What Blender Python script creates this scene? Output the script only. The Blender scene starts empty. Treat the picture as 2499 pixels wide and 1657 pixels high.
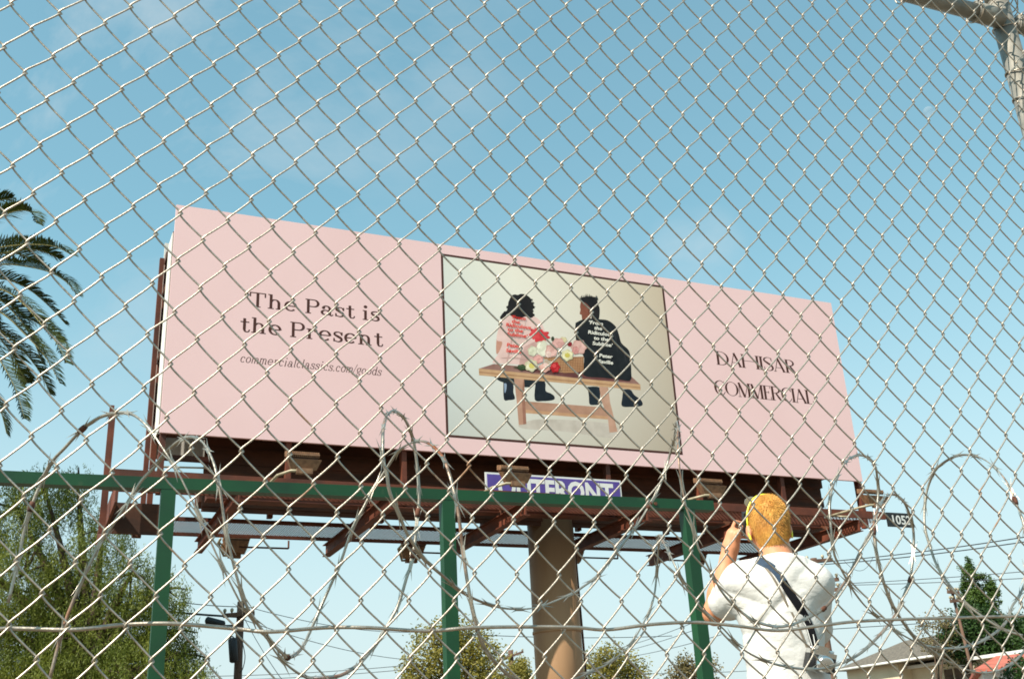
import bpy, math, random
import numpy as np
from mathutils import Vector, Matrix, noise

random.seed(7); np.random.seed(7)
scene = bpy.context.scene
COL = scene.collection

# ------------------------------------------------------------------ camera
CZ = 0.85                                   # camera height above the ground
PW, PH = 2499.0, 1657.0                     # photograph size: measurements below are in its pixels
FPX, PITCH, ROLL = 2618.76, 0.3830818, -0.0559152
cam_data = bpy.data.cameras.new("camera"); cam_data.sensor_width = 36.0
cam_data.lens = 36.0 * FPX / PW; cam_data.clip_start = 0.05; cam_data.clip_end = 6000
cam = bpy.data.objects.new("camera", cam_data); COL.objects.link(cam)
_fw = Vector((0, math.cos(PITCH), math.sin(PITCH))); _u = Vector((0, -math.sin(PITCH), math.cos(PITCH))); _r = Vector((1, 0, 0))
RT = _r*math.cos(ROLL) + _u*math.sin(ROLL); UP = -_r*math.sin(ROLL) + _u*math.cos(ROLL); FW = _fw
cam.matrix_world = Matrix(((RT.x, UP.x, -FW.x, 0), (RT.y, UP.y, -FW.y, 0), (RT.z, UP.z, -FW.z, CZ), (0, 0, 0, 1)))
scene.camera = cam
CAMP = Vector((0, 0, CZ))
def ray(px, py): return FW + RT*((px-PW/2)/FPX) - UP*((py-PH/2)/FPX)
def at(px, py, Y):                          # the point at ground distance Y seen at a pixel of the photograph
    d = ray(px, py); return CAMP + d*(Y/d.y)

# ------------------------------------------------------------------ light
SUN = (Vector((.918, .396, 0))*-.61+Vector((.396, -.918, 0))*.25+Vector((0, 0, .745))).normalized()
SUN_EL = math.asin(SUN.z); SUN_AZ = math.atan2(SUN.x, SUN.y)
world = bpy.data.worlds.new("World"); scene.world = world; world.use_nodes = True
wn, wl = world.node_tree.nodes, world.node_tree.links
wn.clear()
w_out = wn.new("ShaderNodeOutputWorld"); w_bg = wn.new("ShaderNodeBackground"); w_bg.inputs[1].default_value = 0.15
w_sky = wn.new("ShaderNodeTexSky"); w_sky.sky_type = 'NISHITA'; w_sky.sun_disc = False
w_sky.sun_elevation = SUN_EL; w_sky.sun_rotation = SUN_AZ
w_sky.air_density = 1.0; w_sky.dust_density = 0.4; w_sky.ozone_density = 1.0; w_sky.altitude = 50
w_tint = wn.new("ShaderNodeMix"); w_tint.data_type = 'RGBA'; w_tint.blend_type = 'MULTIPLY'; w_tint.inputs[0].default_value = 1.0
w_tint.inputs[7].default_value = (0.99, 1.385, 1.17, 1)          # the warm cyan cast of colour film
w_gam = wn.new("ShaderNodeGamma"); w_gam.inputs[1].default_value = 0.70       # film shoulder: the haze at the horizon does not burn out
wl.new(w_sky.outputs[0], w_gam.inputs[0]); w_hsv = wn.new("ShaderNodeHueSaturation"); w_hsv.inputs['Saturation'].default_value = 1.08; wl.new(w_gam.outputs[0], w_hsv.inputs['Color'])
wl.new(w_hsv.outputs[0], w_tint.inputs[6])
# pale haze low down, all round the horizon
w_tc = wn.new("ShaderNodeTexCoord"); w_sep = wn.new("ShaderNodeSeparateXYZ"); wl.new(w_tc.outputs['Generated'], w_sep.inputs[0])
w_hr = wn.new("ShaderNodeMapRange"); w_hr.interpolation_type = 'SMOOTHSTEP'; w_hr.inputs[1].default_value = .0; w_hr.inputs[2].default_value = .48; w_hr.inputs[3].default_value = .92; w_hr.inputs[4].default_value = 0
wl.new(w_sep.outputs[2], w_hr.inputs[0])
w_hz = wn.new("ShaderNodeMix"); w_hz.data_type = 'RGBA'; w_hz.inputs[7].default_value = (2.75, 3.15, 3.3, 1)
wl.new(w_hr.outputs[0], w_hz.inputs[0]); wl.new(w_tint.outputs[2], w_hz.inputs[6])
# thin cirrus
w_map = wn.new("ShaderNodeMapping"); w_map.inputs['Rotation'].default_value = (0.2, 0.5, 0.6); w_map.inputs['Scale'].default_value = (1.0, 2.1, 1.5)
wl.new(w_tc.outputs['Generated'], w_map.inputs[0])
w_n1 = wn.new("ShaderNodeTexNoise"); w_n1.inputs['Scale'].default_value = 3.1; w_n1.inputs['Detail'].default_value = 7; w_n1.inputs['Roughness'].default_value = .62; w_n1.inputs['Distortion'].default_value = .35
w_n2 = wn.new("ShaderNodeTexNoise"); w_n2.inputs['Scale'].default_value = 1.05; w_n2.inputs['Detail'].default_value = 2
wl.new(w_map.outputs[0], w_n1.inputs['Vector']); wl.new(w_tc.outputs['Generated'], w_n2.inputs['Vector'])
w_r1 = wn.new("ShaderNodeMapRange"); w_r1.inputs[1].default_value = .42; w_r1.inputs[2].default_value = .70
w_r2 = wn.new("ShaderNodeMapRange"); w_r2.inputs[1].default_value = .48; w_r2.inputs[2].default_value = .66
wl.new(w_n1.outputs[0], w_r1.inputs[0]); wl.new(w_n2.outputs[0], w_r2.inputs[0])
w_pat = None                                  # where the thin cloud gathers
for (cx_, cy_), near_, far_, amt in (((250, 330), .999, .962, .75), ((110, 260), .9998, .990, 1.0), ((560, 300), .9998, .985, .6), ((850, 60), .9998, .984, .5), ((1700, 615), .9999, .9987, .6)):
    d_ = ray(cx_, cy_).normalized(); dp = wn.new("ShaderNodeVectorMath"); dp.operation = 'DOT_PRODUCT'; dp.inputs[1].default_value = d_; wl.new(w_tc.outputs['Generated'], dp.inputs[0])
    mr = wn.new("ShaderNodeMapRange"); mr.interpolation_type = 'SMOOTHSTEP'; mr.inputs[1].default_value = far_; mr.inputs[2].default_value = near_; mr.inputs[4].default_value = amt; wl.new(dp.outputs['Value'], mr.inputs[0])
    if w_pat is None: w_pat = mr.outputs[0]
    else:
        mx_ = wn.new("ShaderNodeMath"); mx_.operation = 'MAXIMUM'; wl.new(w_pat, mx_.inputs[0]); wl.new(mr.outputs[0], mx_.inputs[1]); w_pat = mx_.outputs[0]
w_r3 = wn.new("ShaderNodeMath"); w_r3.operation = 'MULTIPLY_ADD'; w_r3.inputs[1].default_value = .05; wl.new(w_r2.outputs[0], w_r3.inputs[0]); wl.new(w_pat, w_r3.inputs[2])
w_m = wn.new("ShaderNodeMath"); w_m.operation = 'MULTIPLY'; wl.new(w_r1.outputs[0], w_m.inputs[0]); wl.new(w_r3.outputs[0], w_m.inputs[1])
w_m2 = wn.new("ShaderNodeMath"); w_m2.operation = 'MULTIPLY'; w_m2.inputs[1].default_value = .75; wl.new(w_m.outputs[0], w_m2.inputs[0])
w_cl = wn.new("ShaderNodeMix"); w_cl.data_type = 'RGBA'; w_cl.inputs[7].default_value = (3.0, 3.2, 3.25, 1)
wl.new(w_m2.outputs[0], w_cl.inputs[0]); wl.new(w_hz.outputs[2], w_cl.inputs[6])
wl.new(w_cl.outputs[2], w_bg.inputs[0]); wl.new(w_bg.outputs[0], w_out.inputs[0])

sun_data = bpy.data.lights.new("sun", 'SUN'); sun_data.energy = 4.4; sun_data.angle = math.radians(0.53); sun_data.color = (1.0, .93, .82)
sun = bpy.data.objects.new("sun", sun_data); COL.objects.link(sun)
sun.rotation_euler = SUN.to_track_quat('Z', 'Y').to_euler(); sun.location = (-20, -30, 30)
vs = scene.view_settings; vs.view_transform = 'Standard'; vs.look = 'None'; vs.gamma = 1.0; vs.exposure = 0.78; vs.use_curve_mapping = False
scene.cycles.filter_width = 1.75

# ------------------------------------------------------------------ helpers
def srgb(r, g, b):
    f = lambda c: (c/255/12.92) if c/255 <= .04045 else ((c/255+.055)/1.055)**2.4
    return (f(r), f(g), f(b), 1)
def mat(name, c, rough=.6, metal=0.0, c2=None, scale=6.0, detail=5, lo=.35, hi=.65, bump=0.0, bscale=None, spec=.5, stretch=None, c3=None, c3lo=.6, c3hi=.68, c3scale=None, trans=0.0, coords='Object'):
    m = bpy.data.materials.new(name); m.use_nodes = True
    n, l = m.node_tree.nodes, m.node_tree.links
    b = n["Principled BSDF"]; b.inputs['Base Color'].default_value = c; b.inputs['Roughness'].default_value = rough
    b.inputs['Metallic'].default_value = metal; b.inputs['Specular IOR Level'].default_value = spec
    tc = n.new("ShaderNodeTexCoord"); vec = tc.outputs[coords]
    if stretch:
        mp = n.new("ShaderNodeMapping"); mp.inputs['Scale'].default_value = stretch; l.new(vec, mp.inputs[0]); vec = mp.outputs[0]
    out = None
    if c2 is not None:
        t = n.new("ShaderNodeTexNoise"); t.inputs['Scale'].default_value = scale; t.inputs['Detail'].default_value = detail; l.new(vec, t.inputs['Vector'])
        r = n.new("ShaderNodeMapRange"); r.inputs[1].default_value = lo; r.inputs[2].default_value = hi; l.new(t.outputs[0], r.inputs[0])
        x = n.new("ShaderNodeMix"); x.data_type = 'RGBA'; x.inputs[6].default_value = c; x.inputs[7].default_value = c2; l.new(r.outputs[0], x.inputs[0])
        out = x.outputs[2]
        if c3 is not None:
            t3 = n.new("ShaderNodeTexNoise"); t3.inputs['Scale'].default_value = c3scale or scale*.4; t3.inputs['Detail'].default_value = 6; l.new(vec, t3.inputs['Vector'])
            r3 = n.new("ShaderNodeMapRange"); r3.inputs[1].default_value = c3lo; r3.inputs[2].default_value = c3hi; l.new(t3.outputs[0], r3.inputs[0])
            x3 = n.new("ShaderNodeMix"); x3.data_type = 'RGBA'; x3.inputs[7].default_value = c3; l.new(out, x3.inputs[6]); l.new(r3.outputs[0], x3.inputs[0]); out = x3.outputs[2]
            if metal > 0:
                mm = n.new("ShaderNodeMapRange"); mm.inputs[3].default_value = metal; mm.inputs[4].default_value = 0; l.new(r3.outputs[0], mm.inputs[0]); l.new(mm.outputs[0], b.inputs['Metallic'])
        l.new(out, b.inputs['Base Color'])
    if bump:
        tb = n.new("ShaderNodeTexNoise"); tb.inputs['Scale'].default_value = bscale or scale*3; tb.inputs['Detail'].default_value = 4; l.new(vec, tb.inputs['Vector'])
        bp = n.new("ShaderNodeBump"); bp.inputs['Strength'].default_value = bump; bp.inputs['Distance'].default_value = .02; l.new(tb.outputs[0], bp.inputs['Height']); l.new(bp.outputs[0], b.inputs['Normal'])
    if trans:
        tr = n.new("ShaderNodeBsdfTranslucent"); ms = n.new("ShaderNodeMixShader"); ms.inputs[0].default_value = trans
        if out is not None: l.new(out, tr.inputs[0])
        else: tr.inputs[0].default_value = c
        o = n["Material Output"]; l.new(b.outputs[0], ms.inputs[1]); l.new(tr.outputs[0], ms.inputs[2]); l.new(ms.outputs[0], o.inputs[0])
    return m
WORLDM = {}
def wm(o): return WORLDM.get(o.name, Matrix.Identity(4)) if o else Matrix.Identity(4)
def tag(o, label=None, cat=None, group=None, kind=None):
    if label: o['label'] = label
    if cat: o['category'] = cat
    if group: o['group'] = group
    if kind: o['kind'] = kind
    return o
def empty(name, loc, rz=0.0, parent=None):
    o = bpy.data.objects.new(name, None); COL.objects.link(o); o.empty_display_size = .2
    M = Matrix.Translation(loc) @ Matrix.Rotation(rz, 4, 'Z')
    WORLDM[o.name] = M.copy()
    o.parent = parent; o.matrix_basis = wm(parent).inverted() @ M
    return o
def place(name, mesh, M, parent=None):     # an object with given mesh data at world matrix M
    o = bpy.data.objects.new(name, mesh); COL.objects.link(o); o.parent = parent
    WORLDM[o.name] = M.copy(); o.matrix_basis = wm(parent).inverted() @ M
    return o
def frame(o, x, y, z):                      # matrix from origin and three axes
    return Matrix(((x[0], y[0], z[0], o[0]), (x[1], y[1], z[1], o[1]), (x[2], y[2], z[2], o[2]), (0, 0, 0, 1)))
def meshdata(name, v, f, m, smooth=False):
    me = bpy.data.meshes.new(name); me.from_pydata([tuple(p) for p in v], [], f); me.update()
    me.materials.append(m)
    if smooth: me.polygons.foreach_set('use_smooth', [True]*len(me.polygons))
    return me
class MB:
    def __init__(s): s.v = []; s.f = []; s.smooth_from = None
    def add(s, v, f):
        k = len(s.v); s.v += [Vector(p) for p in v]; s.f += [tuple(i+k for i in q) for q in f]; return s
    def box(s, o, a, b, c):                 # corner-centred box: centre o, half axes a, b, c (vectors)
        o, a, b, c = map(Vector, (o, a, b, c)); P = []
        for i in (-1, 1):
            for j in (-1, 1):
                for k in (-1, 1): P.append(o+a*i+b*j+c*k)
        F = [(0, 1, 3, 2), (4, 6, 7, 5), (0, 4, 5, 1), (2, 3, 7, 6), (0, 2, 6, 4), (1, 5, 7, 3)]
        if a.cross(b).dot(c) < 0: F = [q[::-1] for q in F]
        return s.add(P, F)
    def bar(s, p, q, w, h, up=(0, 0, 1)):
        p, q = Vector(p), Vector(q); d = q-p; L = d.length; d.normalize(); up = Vector(up)
        x = d.cross(up)
        if x.length < 1e-4: x = d.cross(Vector((1, 0, 0)))
        x.normalize(); y = x.cross(d)
        return s.box((p+q)/2, d*(L/2), x*(w/2), y*(h/2))
    def tube(s, pts, r, n=8, cap=True, flat=None, prof=None):
        pts = [Vector(p) for p in pts]; m = len(pts); rs = r if hasattr(r, '__len__') else [r]*m
        V = []; F = []; N = None
        for i in range(m):
            t = (pts[min(i+1, m-1)]-pts[max(i-1, 0)]).normalized()
            if N is None:
                N = t.cross(Vector((0, 0, 1)))
                if N.length < .05: N = t.cross(Vector((1, 0, 0)))
            N = (N-t*N.dot(t)).normalized(); B = t.cross(N)
            for k in range(n):
                a = 2*math.pi*k/n; ca, sa = math.cos(a), math.sin(a)
                if flat: ca *= flat
                if prof: ca *= prof[k]; sa *= prof[k]
                V.append(pts[i]+(N*ca+B*sa)*rs[i])
        for i in range(m-1):
            for k in range(n): F.append((i*n+k, i*n+(k+1) % n, (i+1)*n+(k+1) % n, (i+1)*n+k))
        if cap: F.append(tuple(range(n))[::-1]); F.append(tuple((m-1)*n+k for k in range(n)))
        return s.add(V, F)
    def build(s, name, m, parent=None, smooth=False, mesh_only=False):
        inv = wm(parent).inverted()
        v = [inv @ p for p in s.v] if parent else s.v
        me = meshdata(name, v, s.f, m, smooth)
        o = bpy.data.objects.new(name, me); COL.objects.link(o); o.parent = parent
        WORLDM[o.name] = wm(parent).copy()
        return o
def catmull(P, sub=6, closed=False):
    P = [Vector(p) for p in P]; n = len(P); out = []
    for i in range(n-1):
        p0, p1, p2, p3 = P[max(i-1, 0)], P[i], P[i+1], P[min(i+2, n-1)]
        for k in range(sub):
            t = k/sub; out.append(.5*((2*p1)+(p2-p0)*t+(2*p0-5*p1+4*p2-p3)*t*t+(3*p1-p0-3*p2+p3)*t*t*t))
    out.append(P[-1]); return out

# ------------------------------------------------------------------ materials
M = {}
M['ground'] = mat('dusty_ground', srgb(112, 100, 84), .95, c2=srgb(88, 80, 66), scale=.4, bump=.3, bscale=3)
M['pink'] = mat('pink_vinyl', (.875, .595, .578, 1), .55, c2=(.85, .57, .552, 1), scale=.5, bump=.05, bscale=1.2, spec=.3)
M['pinkback'] = mat('white_vinyl_back', (.78, .76, .70, 1), .6, c2=(.68, .65, .58, 1), scale=.7)
M['inkbrown'] = mat('brown_ink', (.07, .022, .014, 1), .6, spec=.3)
M['rust'] = mat('rust_brown_steel', srgb(112, 56, 33), .7, c2=srgb(84, 40, 23), scale=3.0, c3=srgb(58, 34, 22), c3scale=.9, c3lo=.55, c3hi=.7, bump=.12, bscale=9)
M['rustdark'] = mat('dark_brown_steel', srgb(94, 52, 28), .75, c2=srgb(62, 36, 20), scale=1.6, bump=.12, bscale=8, stretch=(1, 1, 3))
M['column'] = mat('brown_painted_column', srgb(166, 128, 92), .62, c2=srgb(146, 110, 78), scale=2.0, c3=srgb(118, 88, 62), c3scale=1.2, stretch=(1, 1, .18), bump=.06, bscale=10)
M['green'] = mat('green_paint', srgb(9, 70, 32), .45, c2=srgb(8, 54, 27), scale=2.2, c3=srgb(40, 74, 42), c3scale=7, c3lo=.66, c3hi=.74, bump=.05, bscale=14)
M['galv'] = mat('galvanised_wire', (.56, .485, .40, 1), .47, .92, c2=(.44, .375, .30, 1), scale=60, c3=srgb(146, 104, 70), c3scale=9, c3lo=.66, c3hi=.76, bump=.1, bscale=250)
M['galvpipe'] = mat('galvanised_pipe', (.32, .30, .255, 1), .5, .4, c2=(.23, .215, .18, 1), scale=30, bump=.1, bscale=90)
M['razor'] = mat('razor_tape_steel', (.50, .45, .37, 1), .40, .7, c2=(.36, .32, .26, 1), scale=22, c3=srgb(136, 80, 42), c3scale=4.2, c3lo=.56, c3hi=.68, bump=.08, bscale=160)
M['rustclip'] = mat('rusty_clip', srgb(104, 60, 38), .8, c2=srgb(70, 44, 32), scale=60)
M['purple'] = mat('purple_enamel', srgb(92, 72, 150), .45, c2=srgb(82, 62, 138), scale=3)
M['white'] = mat('white_paint', (.78, .77, .73, 1), .5, c2=(.7, .69, .64, 1), scale=3)
M['black'] = mat('black_paint', (.012, .012, .012, 1), .5)
M['lamp'] = mat('weathered_lamp_housing', srgb(140, 104, 74), .6, c2=srgb(104, 74, 52), scale=12, bump=.1)
M['lampglass'] = mat('lamp_glass', (.25, .24, .2, 1), .1, spec=.8)
M['conduit'] = mat('weathered_conduit', srgb(178, 168, 140), .5, .2, c2=srgb(140, 128, 104), scale=10)
M['wood'] = mat('weathered_pole_wood', srgb(112, 84, 66), .85, c2=srgb(82, 60, 48), scale=5, stretch=(1, 1, .1), bump=.3, bscale=20)
M['cable'] = mat('black_cable', (.02, .02, .022, 1), .6)
M['bark'] = mat('bark', srgb(92, 74, 58), .9, c2=srgb(62, 48, 38), scale=4, bump=.5, bscale=12)
# ------------------------------------------------------------------ lettering: strokes whose width follows their direction
class Glyphs:
    def __init__(s, thick, thin, slab, slabh, xh): s.T, s.t, s.S, s.sh, s.xh = thick, thin, slab, slabh, xh
    def stroke(s, pts, ws=None, sub=5, smooth=True):
        P = catmull([(x, y, 0) for x, y in pts], sub) if smooth and len(pts) > 2 else [Vector((x, y, 0)) for x, y in pts]
        n = len(P); out = []
        for i in range(n):
            t = (P[min(i+1, n-1)]-P[max(i-1, 0)]); t.normalize()
            if ws: k = i/(n-1)*(len(ws)-1); a = int(min(k, len(ws)-2)) if len(ws) > 1 else 0; w = ws[a]+(ws[min(a+1, len(ws)-1)]-ws[a])*(k-a)
            else: w = s.t+(s.T-s.t)*abs(t.y)**1.5
            nn = Vector((-t.y, t.x, 0))*w/2; out.append((P[i]+nn, P[i]-nn))
        return [[out[i][0], out[i][1], out[i+1][1], out[i+1][0]] for i in range(n-1)]
    def arc(s, cx, cy, rx, ry, a0, a1, ws=None):
        n = max(6, int(abs(a1-a0)/15)); pts = [(cx+rx*math.cos(math.radians(a0+(a1-a0)*i/n)), cy+ry*math.sin(math.radians(a0+(a1-a0)*i/n))) for i in range(n+1)]
        return s.stroke(pts, ws, smooth=False)
    def rect(s, x0, y0, x1, y1): return [[Vector((x0, y0, 0)), Vector((x1, y0, 0)), Vector((x1, y1, 0)), Vector((x0, y1, 0))]]
    def V(s, x, y0, y1): return s.rect(x-s.T/2, y0, x+s.T/2, y1)
    def Hn(s, x0, x1, y): return s.rect(x0, y-s.t/2, x1, y+s.t/2)
    def slab(s, x, y): return s.rect(x-s.S, y, x+s.S, y+s.sh)
    def flag(s, x, y): return s.rect(x-s.S, y-s.sh, x, y)
    def dot(s, x, y, r): return [[Vector((x+r*math.cos(a*math.pi/6), y+r*math.sin(a*math.pi/6), 0)) for a in range(12)]]
    def glyph(s, ch):
        T, t, X = s.T, s.t, s.xh; h = t/2; L = []
        if ch == 'T':
            L += s.rect(.03, 1-t, .89, 1)+s.V(.46, 0, 1)+s.slab(.46, 0)+s.rect(.03, .70, .03+t*1.1, 1)+s.rect(.89-t*1.1, .70, .89, 1); return L, .94
        if ch in 'hn':
            top = 1 if ch == 'h' else X
            L += s.V(.2, 0, top)+s.slab(.2, 0)+s.flag(.2, top)+s.arc(.41, X-.27, .21, .27-h, 170, 0)+s.V(.62, 0, X-.26)+s.slab(.62, 0); return L, .86
        if ch == 'e':
            L += s.arc(.37, X/2, .27, X/2-h, 0, 318)+s.Hn(.1, .64, X/2+.01); return L, .74
        if ch == 'P':
            L += s.V(.2, 0, 1)+s.slab(.2, 0)+s.flag(.2, 1)+s.Hn(.2, .5, 1-h)+s.arc(.5, .73, .24, .27-h, 90, -90)+s.Hn(.2, .5, .46+h); return L, .84
        if ch == 'a':
            L += s.arc(.29, .19, .2, .19-h, 0, 360)+s.V(.52, .08, X-.22)+s.arc(.33, X-.22, .19, .22-h, 0, 140)+s.dot(.17, X-.17, T*.62)+s.stroke([(.52, .12), (.56, .03), (.64, .02), (.7, .09)], [T, t*1.3, t, t]); return L, .74
        if ch == 's':
            y = X/.68
            L += s.stroke([(.5, .5*y), (.43, .63*y), (.3, .655*y), (.15, .6*y), (.13, .48*y), (.3, .37*y), (.47, .26*y), (.5, .13*y), (.4, .04*y), (.27, .025*y), (.14, .08*y), (.09, .2*y)], [t, t, t, T*.7, T*.8, T, T, T*.8, T*.6, t, t, t])
            L += s.rect(.48, .44*y, .48+t*1.2, .66*y)+s.rect(.06, .02*y, .06+t*1.2, .24*y); return L, .6
        if ch == 't':
            L += s.V(.26, .16, .88)+s.stroke([(.26, .2), (.29, .06), (.38, .02), (.48, .05), (.52, .18)], [T, T*.7, t, t, t])+s.rect(.05, X-t, .5, X); return L, .56
        if ch == 'i':
            L += s.V(.2, 0, X)+s.slab(.2, 0)+s.flag(.2, X)+s.dot(.2, .93, T*.72); return L, .42
        if ch == 'r':
            L += s.V(.2, 0, X)+s.slab(.2, 0)+s.flag(.2, X)+s.arc(.42, X-.2, .2, .2-h, 175, 60)+s.dot(.53, X-.11, T*.66); return L, .64
        if ch == 'c':
            L += s.arc(.34, X/2, .24, X/2-h, 48, 318)+s.dot(.5, X-.15, T*.6); return L, .64
        if ch == 'o':
            L += s.arc(.34, X/2, .24, X/2-h, 0, 360); return L, .68
        if ch == 'm':
            L += s.V(.14, 0, X)+s.flag(.14, X)
            for x in (.14, .46): L += s.arc(x+.16, X-.22, .16, .22-h, 170, 0)+s.V(x+.32, 0, X-.21)
            L += s.stroke([(.78, .06), (.84, .02), (.9, .08)], [t, t, t]); return L, .96
        if ch == 'l':
            L += s.V(.16, .06, 1)+s.flag(.16, 1)+s.stroke([(.16, .08), (.2, .02), (.27, .08)], [T, t, t]); return L, .34
        if ch == 'd':
            L += s.arc(.32, X/2, .22, X/2-h, 0, 360)+s.V(.54, .04, 1)+s.flag(.54, 1)+s.stroke([(.54, .06), (.6, .02), (.66, .08)], [t, t, t]); return L, .7
        if ch == 'g':
            L += s.arc(.3, X*.62, .2, X*.38-h, 0, 360)+s.stroke([(.2, .16), (.16, .06), (.4, .0), (.52, -.1), (.42, -.24), (.22, -.26), (.1, -.18), (.18, -.06)], [t, t, T*.8, T*.8, t, t, t, t])+s.stroke([(.46, X*.8), (.54, X)], [t, T]); return L, .62
        if ch == '.': return s.dot(.14, .06, T*.7), .3
        if ch == '/': return s.stroke([(-.06, -.2), (.34, 1.05)], [t*1.1, t*1.1], smooth=False), .38
        # tall high-contrast capitals
        if ch == 'D':
            L += s.V(.14, 0, 1)+s.rect(.02, 0, .34, t)+s.rect(.02, 1-t, .34, 1)+s.arc(.3, .5, .42, .5-h, 90, -90, [t, t*1.4, T*.75, T, T*.75, t*1.4, t]); return L, .82
        if ch == 'A':
            L += s.stroke([(.1, 0), (.34, 1)], [t*1.15]*2, smooth=False)+s.stroke([(.32, 1), (.66, 0)], [T]*2, smooth=False)+s.Hn(.18, .5, .3)+s.rect(.02, 0, .2, t)+s.rect(.55, 0, .78, t); return L, .76
        if ch == 'H':
            L += s.V(.12, 0, 1)+s.V(.98, 0, 1)+s.Hn(.12, .98, .53)
            for x in (.12, .98): L += s.rect(x-.12, 0, x+.12, t)+s.rect(x-.12, 1-t, x+.12, 1)
            return L, 1.10
        if ch == 'I':
            L += s.V(.14, 0, 1)+s.rect(.02, 0, .26, t)+s.rect(.02, 1-t, .26, 1); return L, .3
        if ch == 'S':
            L += s.stroke([(.52, .78), (.46, .94), (.3, .985), (.12, .9), (.08, .74), (.28, .56), (.48, .4), (.56, .22), (.46, .05), (.28, .012), (.1, .08), (.05, .24)], [t, t, t, T*.6, T*.85, T, T, T*.85, T*.5, t, t, t])+s.rect(.505, .72, .505+t, .97)+s.rect(.04, .03, .04+t, .28); return L, .62
        if ch == 'R':
            L += s.V(.14, 0, 1)+s.rect(.02, 0, .28, t)+s.rect(.02, 1-t, .3, 1)+s.arc(.28, .755, .28, .245-h, 90, -90, [t, T*.6, T*.9, T*.6, t])+s.Hn(.14, .3, .51+h)+s.stroke([(.34, .52), (.5, .22), (.62, .04), (.74, .0)], [T*.7, T, T*.7, t]); return L, .74
        if ch == 'C':
            L += s.stroke([(.62, .76), (.5, .96), (.34, .985), (.14, .82), (.08, .5), (.14, .18), (.34, .012), (.52, .05), (.64, .24)], [t, t, t, T*.7, T, T*.7, t, t, t])+s.rect(.605, .72, .605+t, .97); return L, .72
        if ch == 'O':
            L += s.arc(.42, .5, .34, .5-h, 0, 360, [T, T*.7, t, t*.9, t, T*.7, T, T*.7, t, t*.9, t, T*.7, T]); return L, .84
        if ch == 'M':
            L += s.stroke([(.12, 0), (.12, 1)], [t]*2, smooth=False)+s.stroke([(.12, 1), (.42, 0)], [T]*2, smooth=False)+s.stroke([(.42, 0), (.68, 1)], [t]*2, smooth=False)+s.V(.7, 0, 1)+s.rect(.02, 0, .22, t)+s.rect(.56, 0, .84, t)+s.rect(.62, 1-t, .82, 1); return L, .86
        if ch == 'E':
            L += s.V(.14, 0, 1)+s.rect(.02, 0, .5, t)+s.rect(.02, 1-t, .48, 1)+s.Hn(.14, .38, .53)+s.rect(.5-t, 0, .5, .22)+s.rect(.48-t, .8, .48, 1)+s.rect(.38-t, .44, .38, .62); return L, .56
        if ch == 'L':
            L += s.V(.14, 0, 1)+s.rect(.02, 0, .5, t)+s.rect(.02, 1-t, .26, 1)+s.rect(.5-t, 0, .5, .24); return L, .54
        return [], .34
    def text(s, txt, track=0.0, shear=0.0):
        x = 0; polys = []; s.letters = []
        for ch in txt:
            L, w = s.glyph(ch); k = len(polys)
            for q in L: polys.append([(p.x+x+shear*p.y, p.y) for p in q])
            if L: s.letters.append((k, len(polys)))
            x += w+track
        return polys, x-track
    def letter_objects(s, polys, u0, u1, v0, v1, w, m, parent):
        for k0, k1 in s.letters:
            e = extent(polys); sx = (u1-u0)/(e[1]-e[0]); sy = (v1-v0)/(e[3]-e[2])
            put([[(p[0]-e[0], p[1]-e[2]) for p in q] for q in polys[k0:k1]], u0, v0, sx, sy, w, 'letter', m, parent)
def fontmesh(txt, bold=0.0):                # blender's built-in face, for small print and plain sans lettering
    c = bpy.data.curves.new('lettering', 'FONT'); c.body = txt; c.size = 1.0; c.offset = bold; c.resolution_u = 3
    o = bpy.data.objects.new('lettering', c); COL.objects.link(o)
    dg = bpy.context.evaluated_depsgraph_get(); e = o.evaluated_get(dg); me = e.to_mesh()
    polys = [[(me.vertices[i].co.x, me.vertices[i].co.y) for i in p.vertices] for p in me.polygons]
    e.to_mesh_clear(); bpy.data.objects.remove(o); bpy.data.curves.remove(c)
    return polys

# ------------------------------------------------------------------ billboard frame of reference: u along, v up, w out of the face
BAZ = 0.434998; BD = Vector((math.cos(BAZ), math.sin(BAZ), 0)); BN = Vector((math.sin(BAZ), -math.cos(BAZ), 0))
BO = Vector((-5.84086, 16.73291, 5.45823+CZ)); BW, BH = 14.63, 4.233; ZV = Vector((0, 0, 1))
def B(u, v, w=0.0): return BO+BD*u+ZV*v+BN*w
def buv(px, py, w=0.0):
    d = ray(px, py); o = BO+BN*w; k = (o-CAMP).dot(BN)/d.dot(BN); q = CAMP+d*k-BO; return q.dot(BD), q.z
def bbox(mb, u0, u1, v0, v1, w0, w1): return mb.box(B((u0+u1)/2, (v0+v1)/2, (w0+w1)/2), BD*(abs(u1-u0)/2), ZV*(abs(v1-v0)/2), BN*(abs(w1-w0)/2))
GV = -BO.z                                   # ground in board v

# ground first: the large structure
g = MB(); S_ = 900
g.add([(-S_, -S_, 0), (S_, -S_, 0), (S_, S_*1.5, 0), (-S_, S_*1.5, 0)], [(0, 1, 2, 3)])
tag(g.build('ground', M['ground']), kind='structure')

bb = empty('billboard', B(7.6, GV, -1.2), BAZ)
tag(bb, 'pink advertising billboard on a brown steel column with catwalks and floodlights', 'billboard')
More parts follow.
